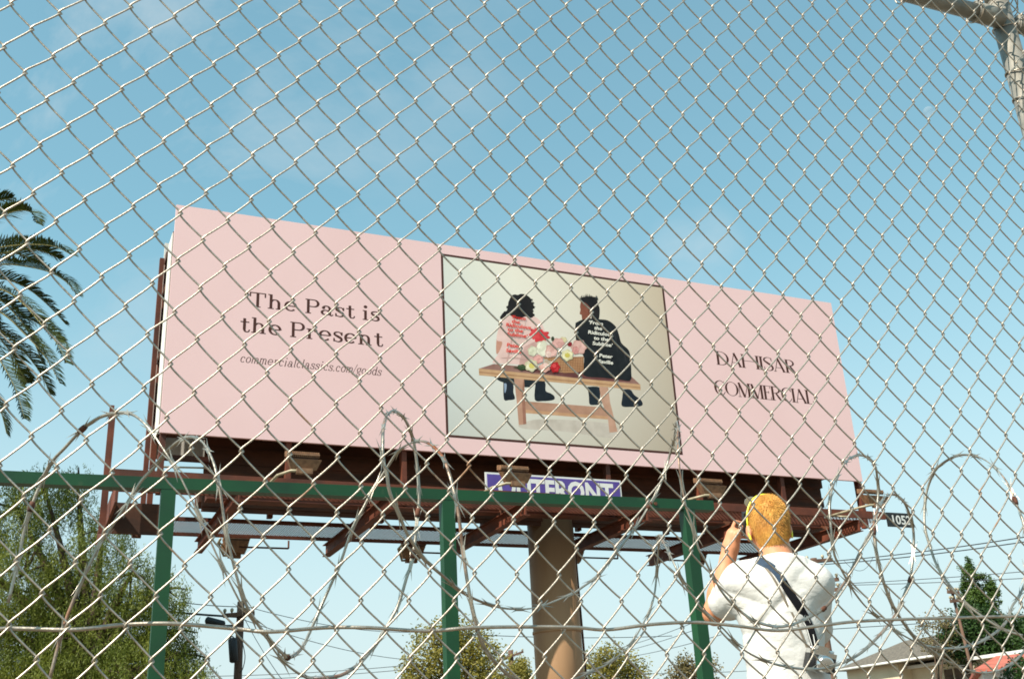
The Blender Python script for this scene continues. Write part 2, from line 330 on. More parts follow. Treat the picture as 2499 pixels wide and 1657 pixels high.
# column
mb = MB(); mb.tube([B(7.6, GV, -1.2), B(7.6, -.70, -1.2)], .455, 40); col = mb.build('column', M['column'], bb, True)
for p in col.data.polygons:
    if len(p.vertices) > 4: p.use_smooth = False
mb = MB(); mb.tube([B(7.6, -3.05, -1.2), B(7.6, -3.0, -1.2)], .470, 40); mb.build('weld_band', M['column'], col, True)
mb = MB(); mb.tube([B(8.10, GV, -1.1), B(8.10, -3.9, -1.1), B(8.06, -1.4, -1.1)], .022, 8); mb.build('conduit', M['rustdark'], col, True)
mb = MB(); bbox(mb, 8.03, 8.25, -4.9, -4.3, -1.12, -.9); mb.build('meter_box', M['rustdark'], col)
# the faces, built of panels behind the vinyl
mb = MB(); bbox(mb, 0, BW, 0, BH, -.06, 0); face = mb.build('face', M['pink'], bb)
mb = MB(); bbox(mb, 0.0, BW, 0, BH, -1.62, -1.56); rear = mb.build('rear_face', M['pinkback'], bb)
for i in range(8):
    mb = MB(); u = .02+i*(BW-.1)/7
    bbox(mb, u, u+.09, -1.0, BH-.25, -.20, -.064); mb.build('upright', M['rust'], bb)
    mb = MB(); bbox(mb, u, u+.09, -1.0, BH-.25, -1.552, -1.42); mb.build('upright', M['rust'], bb)
mb = MB(); bbox(mb, -.10, -.02, -1.25, BH-.5, -1.30, -1.20); mb.build('end_post', M['rust'], bb)
for v in (.35, 1.7, 3.0, 3.7):
    mb = MB(); bbox(mb, .0, BW, v, v+.10, -1.415, -.205); mb.build('cross_brace', M['rustdark'], bb)
mb = MB(); bbox(mb, -.022, -.004, .05, 3.72, -.62, -.10); mb.build('side_trim', M['pinkback'], bb)
for v0, v1 in ((.55, 1.45), (2.0, 2.9), (3.2, 3.75)):
    mb = MB(); bbox(mb, -.06, -.04, v0, v1, -1.50, -1.34); mb.build('edge_panel', M['pinkback'], bb)
# set-back apron of long dark boards below the face
for i, (v0, v1) in enumerate(((.06, .40), (-.19, .08), (-.38, -.17), (-.57, -.36), (-.76, -.55), (-.95, -.74), (-1.06, -.93))):
    mb = MB(); e = .0 if i % 2 else .05; r_end = BW-.35-.12*(i > 1)-.1*math.sin(i*2.1)
    bbox(mb, .86, r_end, v0, v1, -.93-e*.4, -.88-e*.4)
    bbox(mb, .86, r_end, v1-.05, v1-.012, -.879-e*.4, -.855-e*.4); mb.build('apron_board', M['rustdark'], bb)
# girders and outriggers
for w0, v0, v1, name in ((-.22, -1.03, -.86, 'girder'),):
    mb = MB(); bbox(mb, .82, BW-.2, v0, v1, w0-.08, w0+.08); bbox(mb, .82, BW-.2, v0-.014, v0-.001, w0-.15, w0+.15); bbox(mb, .82, BW-.2, v1+.001, v1+.014, w0-.15, w0+.15); mb.build(name, M['rust'], bb)
mb = MB(); bbox(mb, .82, BW-.2, -.88, -.60, -1.5, -.97); mb.build('torsion_box', M['rustdark'], bb)
OUT = (1.15, 3.6, 6.05, 8.5, 10.95, 13.4)
for u in OUT:
    mb = MB(); bbox(mb, u-.012, u+.012, -1.33, -1.13, -3.1, 1.02); bbox(mb, u-.075, u+.075, -1.345, -1.33, -3.1, 1.02); bbox(mb, u-.075, u+.075, -1.13, -1.117, -3.1, 1.02)
    mb.build('outrigger', M['rust'], bb)
    mb = MB(); mb.bar(B(u+.02, -1.10, .1), B(u+.02, -.95, -.25), .06, .06)
    mb.build('knee_brace', M['rustdark'], bb)
# catwalks: beams with an open diamond grating between them
def catwalk(u0, u1, w0, w1, vdeck, toe_w):
    c = empty('catwalk', B(u0, vdeck, w0), BAZ, bb)
    for w, h in ((w0, .045 if w0 < 0 else .10), (w1, .05 if w0 < 0 else .13)):
        mb = MB(); bbox(mb, u0, u1, vdeck-.02, vdeck+h, w-.022, w+.022); mb.build('edge_beam', M['rust'], c)
    mb = MB(); cell = .085; k = 0; W_ = abs(w1-w0)-.05; wl_, wh_ = min(w0, w1)+.025, max(w0, w1)-.025
    a = u0-W_
    while a < u1:
        for sgn in (1, -1):
            p = (a, wl_) if sgn > 0 else (a+W_, wl_); q = (a+W_, wh_) if sgn > 0 else (a, wh_)
            # clip to the deck ends
            t0, t1 = 0.0, 1.0
            for lim, up_ in ((u0, False), (u1, True)):
                du = q[0]-p[0]; t = (lim-p[0])/du
                if (du > 0) == up_: t1 = min(t1, t)
                else: t0 = max(t0, t)
            if t1-t0 < .03: continue
            P = B(p[0]+(q[0]-p[0])*t0, vdeck+.0022*sgn, p[1]+(q[1]-p[1])*t0); Q = B(p[0]+(q[0]-p[0])*t1, vdeck+.0022*sgn, p[1]+(q[1]-p[1])*t1)
            mb.bar(P, Q, .017, .003)
        a += cell
    tag(mb.build('grating', M['rust'], c), kind='stuff')
    return c
catwalk(-.72, 14.12, .25, 1.0, -1.06, 1.0)
catwalk(-.60, 13.95, -2.85, -1.62, -1.06, -2.85)
# end walkway on the left: plates and stanchion
mb = MB(); bbox(mb, -.66, -.62, -1.42, -1.07, -2.86, .96); mb.build('end_beam', M['rust'], bb)
mb = MB(); bbox(mb, -.60, .15, -1.62, -1.12, -.35, -.30); mb.build('end_plate', M['rustdark'], bb)
mb = MB(); bbox(mb, -.15, .0, -1.35, -1.12, -1.9, -1.8); mb.build('end_bracket', M['rustdark'], bb)
mb = MB(); bbox(mb, -.60, -.02, -1.20, -1.14, -1.55, -.5); mb.build('end_landing', M['rustdark'], bb)
mb = MB(); bbox(mb, -.80, -.73, -1.68, .40, -.06, .0); bbox(mb, -.729, -.70, -1.68, .28, -.08, .0); mb.build('stanchion', M['rust'], bb)
mb = MB(); bbox(mb, .05, .9, -.30, -.22, -.62, -.5); bbox(mb, .05, .9, -.55, -.51, -.62, -.5); mb.build('face_support', M['rust'], bb)
mb = MB(); mb.tube([B(.05, -.47, -.4), B(.9, -.44, -.4)], .016, 6); mb.build('cable_rail', M['conduit'], bb)
# white sign plate with lettering
su0, su1, sv0, sv1 = 5.69, 8.51, -.93, -.36
sg = empty('sign_plate', B(su0, sv0, .13), BAZ, bb)
mb = MB(); bbox(mb, su0, su1, sv0, sv1, .11, .13); mb.build('sign_border', M['white'], sg)
mb = MB(); bbox(mb, su0+.035, su1-.035, sv0+.035, sv1-.035, .1305, .136); mb.build('sign_panel', M['purple'], sg)
def put(polys, u, v, sx, sy, w, name, m, parent, shear=0.0, rise=0.0, dw=.00002):
    mb = MB()
    for i, q in enumerate(polys):
        pts = [B(u+p[0]*sx+shear*p[1]*sy, v+p[1]*sy+rise*p[0]*sx, w+(i % 40)*dw) for p in q]
        a = sum((pts[j]-pts[0]).cross(pts[j+1]-pts[0]).dot(BN) for j in range(1, len(pts)-1))
        mb.add(pts if a > 0 else pts[::-1], [tuple(range(len(pts)))])
    return mb.build(name, m, parent)
def extent(polys):
    xs = [p[0] for q in polys for p in q]; ys = [p[1] for q in polys for p in q]; return min(xs), max(xs), min(ys), max(ys)
def fit(polys, u0, u1, v0, v1, w, name, m, parent, dw=.00002, rise=0.0):
    x0, x1, y0, y1 = extent(polys); sx = (u1-u0)/(x1-x0); sy = (v1-v0)/(y1-y0)
    return put([[(p[0]-x0, p[1]-y0) for p in q] for q in polys], u0, v0, sx, sy, w, name, m, parent, dw=dw, rise=rise)
fit(fontmesh('OUTFRONT', .035), su0+.24, su1-.18, sv0+.10, sv1-.075, .139, 'lettering', M['white'], sg, dw=0)
# asset number plate at the end of the catwalk
npl = empty('number_plate', B(14.12, -1.22, 1.03), BAZ, bb)
mb = MB(); bbox(mb, 14.14, 14.83, -1.225, -.935, 1.0, 1.03); mb.build('plate', M['black'], npl)
fit(fontmesh('1052', .022), 14.27, 14.76, -1.175, -.985, 1.034, 'digits', M['white'], npl, dw=0)
# floodlights
def lamp_mesh():
    hb = MB()                                # local: x along, y out (away from face), z up; throws light toward -y/up
    V = [(-.24, -.10, .10), (.24, -.10, .10), (.26, .16, .02), (-.26, .16, .02), (-.17, -.05, -.10), (.17, -.05, -.10), (.19, .10, -.13), (-.19, .10, -.13)]
    hb.add(V, [(0, 1, 2, 3), (7, 6, 5, 4), (0, 4, 5, 1), (1, 5, 6, 2), (2, 6, 7, 3), (3, 7, 4, 0)])
    hb.box((0, .12, -.16), (.12, 0, 0), (0, .05, 0), (0, 0, .04))
    fb = MB()
    for i in range(17): x = -.24+.48*i/16; fb.box((x, -.035, .145), (.007, 0, 0), (0, .085, -.02), (0, .008, .04))
    fb.box((0, -.115, .17), (.25, 0, 0), (0, .006, 0), (0, 0, .012)); fb.box((0, .055, .125), (.25, 0, 0), (0, .006, 0), (0, 0, .012))
    gb = MB(); gb.add([(-.2, -.085, .104), (.2, -.085, .104), (.21, .13, .037), (-.21, .13, .037)], [(0, 1, 2, 3)])
    return (meshdata('housing', hb.v, hb.f, M['lamp']), meshdata('louvre_guard', fb.v, fb.f, M['lamp']), meshdata('lens', gb.v, gb.f, M['lampglass']))
LM = lamp_mesh()
def floodlight(u, v, w, side, wroot):
    R_ = frame(B(u, v, w), BD*side, BN*side, ZV)
    e = empty('floodlight', B(u, v, w), BAZ, bb)
    for n_, me in zip(('housing', 'louvre_guard', 'lens'), LM): place(n_, me, R_, e)
    mb = MB(); mb.tube([B(u-.35, -1.10, wroot), B(u-.35, -1.13, w-.1*side), B(u-.2, v-.16, w+.12*side), B(u+.02, v-.15, w+.12*side)], .024, 8); mb.build('arm', M['conduit'], e, True)
    mb = MB(); mb.tube([B(u-.34, -1.12, wroot+.2*side), B(u-.18, -1.18, wroot+.45*side)], .018, 6); mb.build('flex_conduit', M['conduit'], e, True)
for u in (1.90, 5.41, 9.23, 12.94): floodlight(u, -.95, 2.0, 1, 1.0)
for u in (1.87, 5.45, 9.12, 12.3):
    floodlight(u, -1.16, -3.25, -1, -2.9)
    mb = MB(); s = -1 if int(u) % 2 else 1; mb.bar(B(u, -1.23, -2.95), B(u-.95*s, -1.23, -2.95), .03, .03); mb.bar(B(u-.95*s, -1.23, -2.95), B(u-.95*s, -1.08, -2.95), .03, .03); mb.build('conduit_hanger', M['rustdark'], bb)

# ------------------------------------------------------------------ the print on the face
CL = Glyphs(.150, .068, .160, .062, .68)     # slab serif
t1, w1 = CL.text('The Past is', .02); CL.letter_objects(t1, 1.355, 3.755, 2.42, 2.722, .0008, M['inkbrown'], face)
t2, w2 = CL.text('the Present', .02); CL.letter_objects(t2, 1.215, 3.82, 1.925, 2.225, .0008, M['inkbrown'], face)
IT = Glyphs(.10, .052, .09, .04, .66)
t3, w3 = IT.text('commercialclassics.com/goods', .01, .26); IT.letter_objects(t3, 1.245, 3.79, 1.31, 1.535, .0008, M['inkbrown'], face)
DI = Glyphs(.135, .036, .1, .034, .7)
t4, _ = DI.text('DAHISAR', -.03); DI.letter_objects(t4, 11.20, 13.32, 2.345, 2.672, .0008, M['inkbrown'], face)
t5, _ = DI.text('COMMERCIAL', -.09); DI.letter_objects(t5, 11.06, 13.64, 1.665, 2.000, .0008, M['inkbrown'], face)
# framed picture
mb = MB()
PU0, PU1, PV0, PV1 = 5.007, 10.085, .292, 4.033
for a in ((PU0, PU1, PV1-.045, PV1), (PU0, PU1, PV0, PV0+.045), (PU0, PU0+.045, PV0+.0451, PV1-.0451), (PU1-.045, PU1, PV0+.0451, PV1-.0451)): bbox(mb, *a, .0002, .0016)
mb.build('picture_border', M['inkbrown'], face)
# studio backdrop of the printed photograph
mbk = bpy.data.materials.new('printed_studio_backdrop'); mbk.use_nodes = True
n_, l_ = mbk.node_tree.nodes, mbk.node_tree.links; pb = n_["Principled BSDF"]; pb.inputs['Roughness'].default_value = .55; pb.inputs['Specular IOR Level'].default_value = .3
tcn = n_.new("ShaderNodeTexCoord"); sx = n_.new("ShaderNodeSeparateXYZ"); l_.new(tcn.outputs['Generated'], sx.inputs[0])
def ramp(socket, stops):
    r = n_.new("ShaderNodeValToRGB"); l_.new(socket, r.inputs[0]); cr = r.color_ramp
    cr.elements[0].position, cr.elements[0].color = stops[0]; cr.elements[1].position, cr.elements[1].color = stops[-1]
    for p_, c_ in stops[1:-1]: el = cr.elements.new(p_); el.color = c_
    return r.outputs[0]
ra = ramp(sx.outputs[2], [(0, srgb(214, 208, 196)), (.3, srgb(226, 222, 212)), (.62, srgb(236, 230, 218)), (1, srgb(240, 232, 216))])
rb = ramp(sx.outputs[0], [(0, srgb(236, 244, 248)), (.3, srgb(252, 252, 250)), (.66, srgb(240, 234, 226)), (1, srgb(216, 202, 188))])
mx = n_.new("ShaderNodeMix"); mx.data_type = 'RGBA'; mx.blend_type = 'MULTIPLY'; mx.inputs[0].default_value = 1; l_.new(ra, mx.inputs[6]); l_.new(rb, mx.inputs[7]); l_.new(mx.outputs[2], pb.inputs['Base Color'])
mb = MB(); bbox(mb, PU0+.046, PU1-.046, PV0+.046, PV1-.046, .0002, .0005); mb.build('printed_picture', mbk, face)
INK = {}
def ink(c):
    if c not in INK: INK[c] = mat('ink_%d_%d_%d' % c, srgb(*c), .6, c2=srgb(*[max(0, x-14) for x in c]), scale=5, spec=.3)
    return INK[c]
LAY = [0]
def shape(name, pts, c, wob=0.0):            # pts in the 1060,600 crop enlarged 3.1355 times
    LAY[0] += 1; w = .0006+LAY[0]*.00003
    mb = MB(); P = [buv(1060+x/3.1355, 600+y/3.1355) for x, y in pts]
    q = [B(u, v, w) for u, v in P]
    a = sum((q[j]-q[0]).cross(q[j+1]-q[0]).dot(BN) for j in range(1, len(q)-1))
    mb.add(q if a > 0 else q[::-1], [tuple(range(len(q)))]); return mb.build(name, ink(c), face)
def blob(x, y, r, c, k=9, amp=.14, name='printed_flower', ry=None):
    ph = random.random()*6; ry = ry or r
    shape(name, [(x+r*(1+amp*math.sin(k*a+ph))*math.cos(a), y+ry*(1+amp*math.sin(k*a+ph))*math.sin(a)) for a in [i*2*math.pi/44 for i in range(44)]], c)
def flower(x, y, r, c, ry):
    ry = ry or r; blob(x, y, r, tuple(max(0, v-26) for v in c), 6, .10, ry=ry)
    for k in range(9):
        a = k*2.4+random.random(); d = r*.52*random.uniform(.6, 1.0); t = random.uniform(-20, 10)
        blob(x+d*math.cos(a), y+d*ry/r*math.sin(a), r*.46, tuple(int(max(0, min(255, v+t))) for v in c), 4, .10, ry=ry*.42)
    for k in range(4):
        a = k*1.7+random.random(); blob(x+r*.18*math.cos(a), y+ry*.18*math.sin(a), r*.24, tuple(int(max(0, min(255, v-6-14*(k % 2)))) for v in c), 3, .15, ry=ry*.2)
def smooth_shape(name, pts, c):
    P = catmull([(x, y, 0) for x, y in pts+[pts[0]]], 4); shape(name, [(p.x, p.y) for p in P[:-1]], c)
# soft floor shade of the print, bench shadow
smooth_shape('printed_shadow', [(640, 1375), (760, 1330), (1000, 1330), (1330, 1360), (1430, 1430), (1350, 1470), (1000, 1420), (700, 1400)], (204, 192, 178))
# boots and legs
smooth_shape('printed_trousers', [(455, 1000), (540, 1000), (620, 1010), (615, 1060), (560, 1052), (500, 1035)], (34, 42, 44))
shape('printed_trousers', [(683, 1010), (850, 1022), (845, 1050), (775, 1052), (740, 1082), (690, 1082)], (36, 42, 46))
smooth_shape('printed_boot', [(528, 1045), (600, 1055), (605, 1120), (616, 1170), (570, 1180), (532, 1172)], (28, 36, 46))
smooth_shape('printed_boot_shine', [(533, 1052), (552, 1056), (550, 1100), (538, 1125)], (150, 166, 186))
smooth_shape('printed_boot', [(775, 1040), (846, 1042), (852, 1108), (890, 1128), (918, 1150), (912, 1178), (830, 1188), (768, 1174)], (26, 34, 42))
smooth_shape('printed_boot', [(1172, 1078), (1262, 1082), (1268, 1150), (1262, 1208), (1225, 1217), (1188, 1210), (1182, 1150)], (26, 36, 44))
smooth_shape('printed_boot', [(1445, 1098), (1500, 1100), (1530, 1140), (1582, 1180), (1588, 1222), (1500, 1232), (1435, 1224), (1438, 1160)], (26, 34, 44))
# bench
shape('printed_bench_plank', [(655, 1185), (1330, 1238), (1335, 1312), (660, 1255)], (186, 142, 118))
shape('printed_bench_plank', [(655, 1250), (1335, 1304), (1335, 1328), (660, 1276)], (204, 158, 122))
shape('printed_bench_leg', [(608, 1003), (686, 1012), (692, 1140), (704, 1362), (646, 1370), (630, 1190)], (196, 150, 126))
shape('printed_bench_leg', [(684, 1012), (692, 1140), (704, 1362), (680, 1366), (668, 1140)], (164, 116, 96))
shape('printed_bench_leg', [(1262, 1075), (1330, 1083), (1345, 1200), (1402, 1422), (1340, 1428), (1326, 1300), (1276, 1180)], (200, 156, 132))
shape('printed_bench_seat', [(340, 940), (455, 903), (1500, 992), (1576, 1062)], (156, 116, 104))
shape('printed_bench_seat', [(640, 950), (700, 922), (1480, 990), (1500, 1040), (1180, 1024)], (112, 66, 62))
shape('printed_bench_edge', [(340, 938), (1576, 1060), (1578, 1104), (342, 990)], (206, 164, 124))
shape('printed_bench_edge', [(341, 962), (1577, 1082), (1577, 1088), (341, 970)], (168, 122, 88))
# seated figure on the left
smooth_shape('printed_arm', [(476, 710), (524, 720), (516, 775), (492, 815), (476, 828), (472, 780)], (206, 150, 128))
smooth_shape('printed_shirt', [(515, 575), (560, 535), (640, 545), (740, 538), (795, 560), (832, 615), (852, 690), (858, 735), (800, 800), (770, 890), (700, 912), (600, 905), (480, 898), (446, 888), (486, 830), (520, 740), (478, 722), (486, 650)], (238, 202, 192))
smooth_shape('printed_shirt', [(690, 770), (800, 720), (840, 730), (790, 810), (740, 905), (650, 908)], (214, 172, 162))
smooth_shape('printed_hair', [(566, 430), (588, 386), (612, 372), (640, 376), (660, 368), (700, 374), (736, 402), (748, 440), (762, 470), (750, 500), (762, 530), (742, 552), (700, 540), (640, 562), (604, 548), (560, 522), (536, 556), (510, 560), (506, 540), (530, 508), (556, 492)], (30, 24, 22))
for i in range(26):
    a = random.uniform(0, 1); blob(*random.choice(((752, 440), (758, 470), (750, 500), (758, 530), (744, 415), (520, 545), (512, 550), (540, 510), (530, 535), (560, 470))), random.uniform(6, 11), (34, 26, 24), 5, .3, 'printed_curl')
# seated figure on the right
smooth_shape('printed_face', [(1122, 420), (1170, 440), (1200, 490), (1196, 545), (1160, 585), (1140, 578), (1130, 560), (1126, 530), (1112, 520), (1118, 490), (1114, 465)], (142, 84, 64))
smooth_shape('printed_jumper', [(1080, 590), (1130, 566), (1200, 556), (1262, 562), (1330, 572), (1388, 618), (1412, 680), (1432, 745), (1488, 800), (1502, 880), (1506, 960), (1498, 1030), (1400, 1020), (1280, 1008), (1140, 988), (1146, 860), (1094, 770), (1078, 660)], (26, 28, 30))
smooth_shape('printed_hair', [(1114, 418), (1126, 400), (1150, 392), (1190, 388), (1228, 394), (1246, 410), (1250, 440), (1264, 480), (1262, 540), (1250, 566), (1204, 556), (1206, 510), (1188, 470), (1160, 440), (1134, 428)], (30, 24, 22))
for i in range(24):
    x = 1116+i*5.8; y = 408-14*math.sin((x-1112)/140*math.pi); shape('printed_hair_tuft', [(x-4, y+6), (x+random.uniform(-10, 10), y-random.uniform(14, 32)), (x+5, y+6)], (30, 24, 22))
shape('printed_ear', [(1172, 480), (1192, 478), (1192, 512), (1178, 516)], (120, 66, 50))
# folds of the printed clothes
for p in ([(560, 560), (600, 640), (590, 760), (560, 880), (552, 880), (580, 760), (588, 640)], [(780, 580), (760, 650), (700, 720), (760, 640)], [(700, 560), (690, 640), (640, 720), (684, 640)], [(500, 860), (600, 850), (720, 870), (600, 862)]): smooth_shape('printed_fold', p, (216, 176, 166))
for p in ([(1110, 620), (1140, 720), (1150, 850), (1140, 720)], [(1400, 700), (1440, 800), (1470, 900), (1450, 800)], [(1330, 620), (1380, 700), (1400, 820), (1390, 700)]): smooth_shape('printed_fold', p, (48, 48, 50))
# basket and flowers
blob(812, 690, 66, (216, 62, 66), 7, .18, ry=44); blob(770, 672, 40, (226, 78, 80), 6, .2)
shape('printed_basket', [(826, 852), (1142, 848), (1142, 950), (1090, 972), (985, 972), (940, 905)], (166, 116, 80))
for i in range(9): y = 862+i*12; x0 = 840+max(0, i-2)*17; shape('printed_wicker', [(x0, y), (1000, y+7), (1140, y-2), (1140, y+3), (1000, y+12), (x0, y+5)], (206, 158, 114))
for i in range(14): x = 960+i*13; shape('printed_wicker', [(x, 858), (x+3, 858), (x+8, 962), (x+5, 962)], (128, 84, 56))
for x, y, r, c, ry in ((905, 712, 12, (60, 66, 42), 18), (1035, 752, 18, (150, 40, 48), 18), (985, 722, 30, (238, 222, 178), 24), (948, 745, 46, (236, 182, 172), 38), (1106, 775, 58, (240, 192, 180), 54), (1080, 800, 26, (226, 160, 152), 30), (750, 806, 36, (232, 228, 200), 38), (826, 788, 50, (244, 238, 214), 62), (895, 802, 46, (240, 190, 178), 50), (870, 830, 24, (248, 214, 200), 26), (1016, 838, 44, (242, 232, 188), 42), (1016, 838, 20, (214, 196, 96), 18), (795, 868, 38, (240, 178, 168), 32), (668, 930, 34, (78, 96, 62), 22), (640, 930, 40, (66, 82, 54), 5), (740, 916, 48, (242, 232, 196), 46), (745, 918, 22, (226, 208, 112), 22), (840, 935, 42, (240, 186, 170), 34), (850, 915, 20, (250, 210, 196), 18), (922, 930, 36, (204, 46, 52), 40), (915, 918, 16, (232, 84, 84), 16)): flower(x, y, r, c, ry) if r > 23 else blob(x, y, r, c, 7, .12, ry=ry)
# lettering on the printed shirts
def shirt_text(txt, x, y, c, hgt, wid=None):
    polys = fontmesh(txt, .028); u, v = buv(1060+x/3.1355, 600+y/3.1355); x0, x1, y0, y1 = extent(polys)
    LAY[0] += 1; s_ = hgt/.72; put([[(p[0]-(x0+x1)/2, p[1]) for p in q] for q in polys], u, v-hgt*.45, s_*1.28, s_, .0006+LAY[0]*.00003, 'printed_lettering', ink(c), face, shear=.2, dw=0)
for txt, x, y in (('\u2018From', 1232, 592), ('the', 1250, 632), ('Ridiculous', 1268, 672), ('to the', 1274, 712), ('Sublime\u2019', 1284, 754), ('Peter', 1310, 845), ('Saville', 1308, 890)): shirt_text(txt, x, y, (246, 240, 226), .078)
for txt, x, y in (('\u2018From', 640, 552), ('the', 620, 582), ('Ridiculous', 642, 616), ('to the', 616, 646), ('Sublime\u2019', 632, 684), ('Peter', 604, 764), ('Saville', 604, 806)): shirt_text(txt, x, y, (226, 60, 50), .074)
# ------------------------------------------------------------------ green steel frame
gdir = Vector((4.73, 1.91, 0)).normalized(); gnor = Vector((gdir.y, -gdir.x, 0))
def gpt(px, py, h): d = ray(px, py); return CAMP+d*((h-CZ)/d.z)
GT = 1.9+CZ
gl = gpt(0, 1146, GT); gr = gpt(1743, 1220, GT)
gfr = empty('green_steel_frame', (gr.x, gr.y, 0), math.atan2(gdir.y, gdir.x))
tag(gfr, 'dark green square-tube steel frame with a top rail, under the billboard', 'frame')
gd = (gr-gl).normalized(); gn = Vector((gd.y, -gd.x, 0)); a0 = gl-gd*3.2
def gbox(mb, s0, s1, z0, z1, t): return mb.box((a0+gd*((s0+s1)/2)-gn*.06+ZV*((z0+z1)/2-GT)), gd*((s1-s0)/2), ZV*((z1-z0)/2), gn*t)
L_ = (gr-a0).length
mb = MB(); gbox(mb, 0, L_, GT-.076, GT, .046); rail = mb.build('rail', M['green'], gfr)
mb = MB(); gbox(mb, L_+.0005, L_+.004, GT-.07, GT-.005, .04); mb.build('end_cap', M['green'], rail)
mb = MB(); mb.tube([a0+gd*(L_-.52)+ZV*(-.045)+gn*-.012, a0+gd*(L_-.52)+ZV*(-.045)+gn*-.006], .014, 10); mb.build('bolt', M['rustclip'], rail)
for px in (412, 1096, 1680, -420):
    d = ray(px, 1200); p = CAMP+d*(((gl-CAMP).dot(gn))/d.dot(gn)); s = (p-a0).dot(gd)
    mb = MB(); gbox(mb, s-.046, s+.046, 0, GT-.0765, .044); po = mb.build('post', M['green'], gfr)
    mb = MB(); gbox(mb, s-.11, s+.11, 0, .012, .10); mb.build('base_plate', M['green'], po)
bpy.context.view_layer.update()

# ------------------------------------------------------------------ chain link fence
FO = Vector((.08178482, 1.72770823, .79464306+CZ)); FU = Vector((.91824447, .3960083, .00212662)); FD = Vector((.00761239, -.01228165, -.9998956))
FN = FU.cross(FD); FN = FN if FN.y < 0 else -FN                     # toward the camera
FWD, FHT = .07099821, .08435059
CA = [-0.00159, -0.00173, 0.01048, -0.00184, -0.00026, 0.00115, -0.00104, 0.0009, 0.00413, -0.00703, -0.00567, -0.00271, -0.01485, -0.0039, -0.00123]
CB = [-0.0007, 0.00258, -0.0002, 0.00087, -0.00289, -0.00552, -0.00179, -0.00321, 0.0002, 0.00271, -0.0064, -0.00176, 0.01767, 0.00463, 0.00731]
def warp(m, n):                              # the sag and pull of the real mesh
    a = np.clip((m-31)/35, -1.0, 1.05); b = np.clip((n-6)/19, -1.05, 1.0)
    return sum(c*t for c, t in zip(CA, [a**i*b**j for i in range(5) for j in range(5-i)])), sum(c*t for c, t in zip(CB, [a**i*b**j for i in range(5) for j in range(5-i)]))
fo_, fu_, fd_, fn_ = [np.array(v) for v in (FO, FU, FD, FN)]
def knot(m, n):
    m = np.asarray(m, float); n = np.asarray(n, float); da, db = warp(m, n)
    h1 = np.sin(m*12.9898+n*78.233)*43758.5453; h2 = np.sin(m*39.425+n*11.135)*24634.63
    da = da+((h1 % 1)-.5)*.0024; db = db+((h2 % 1)-.5)*.0024
    bulge = .006*np.sin(m*.11+1.0)*np.sin(n*.09)
    return fo_+np.multiply.outer((m-25)*FWD/2+da, fu_)+np.multiply.outer((n-8)*FHT/2+db, fd_)+np.multiply.outer(bulge, fn_)
def np_tube(P, r, n):
    P = np.asarray(P); T = np.gradient(P, axis=0); T /= np.linalg.norm(T, axis=1)[:, None]
    N = np.cross(T, np.array([.3, .9, .25])); N /= np.linalg.norm(N, axis=1)[:, None]; Bn = np.cross(T, N)
    a = np.arange(n)*2*np.pi/n; rr = np.broadcast_to(np.asarray(r, float), (len(P),))
    V = (P[:, None]+(N[:, None]*np.cos(a)[None, :, None]+Bn[:, None]*np.sin(a)[None, :, None])*rr[:, None, None]).reshape(-1, 3)
    i = np.arange(len(P)-1)[:, None]*n; k = np.arange(n)[None]; k2 = (k+1) % n
    F = np.stack([i+k, i+k2, i+n+k2, i+n+k], -1).reshape(-1, 4)
    return V, F
def np_mesh(name, V, F, m, smooth=True):
    me = bpy.data.meshes.new(name); me.vertices.add(len(V)); me.vertices.foreach_set('co', np.ascontiguousarray(V, np.float32).ravel())
    me.loops.add(F.size); me.loops.foreach_set('vertex_index', np.ascontiguousarray(F, np.int32).ravel())
    me.polygons.add(len(F)); me.polygons.foreach_set('loop_start', np.arange(len(F), dtype=np.int32)*F.shape[1])
    me.polygons.foreach_set('loop_total', np.full(len(F), F.shape[1], np.int32)); me.polygons.foreach_set('use_smooth', np.full(len(F), smooth))
    me.materials.append(m); me.update(calc_edges=True); me.validate(); return me
def np_cat(P, sub):
    P = np.asarray(P); Q = np.vstack([P[:1], P, P[-1:]]); t = (np.arange(sub)/sub)[None, :, None]
    p0, p1, p2, p3 = Q[:-3, None], Q[1:-2, None], Q[2:-1, None], Q[3:, None]
    return np.vstack([(.5*(2*p1+(p2-p0)*t+(2*p0-5*p1+4*p2-p3)*t*t+(3*p1-p0-3*p2+p3)*t**3)).reshape(-1, 3), P[-1:]])
fence = empty('chain_link_fence', tuple(FO-ZV*FO.z), 0)
tag(fence, 'galvanised chain-link fence filling the foreground, with pipe rail and post', 'fence')
f_inv = np.array(wm(fence).inverted())[:3, 3]
WR, WE, WDL = .00154, .0030, .0028
NTOP, NBOT = -18, 47
for k in range(-14, 80):
    n0 = NBOT if (NBOT+k) % 2 == 0 else NBOT-1
    ns = np.arange(n0, NTOP-1, -1); side = np.arange(len(ns)) % 2          # 0 left apex, 1 right apex
    KP = knot(k+side, ns); pts = []
    for i in range(len(ns)-1):
        A_, B_ = KP[i], KP[i+1]; d = B_-A_; s = 1 if side[i] == 0 else -1
        dep = fn_*WE*s; lat = fu_*WDL*(-1 if side[i] == 0 else 1)
        pts += [A_+lat, A_+d*.05-fd_*.0035+dep*.75+lat*.2, A_+d*.17-fd_*.0028+dep, A_+d*.5+dep*1.05, A_+d*.83+fd_*.0022+dep, A_+d*.96+fd_*.0012+dep*.8-lat*.3]
    V, F = np_tube(np_cat(pts, 2), WR, 6)
    me = np_mesh('wire', V+f_inv, F, M['galv'])
    o = bpy.data.objects.new('wire', me); COL.objects.link(o); o.parent = fence
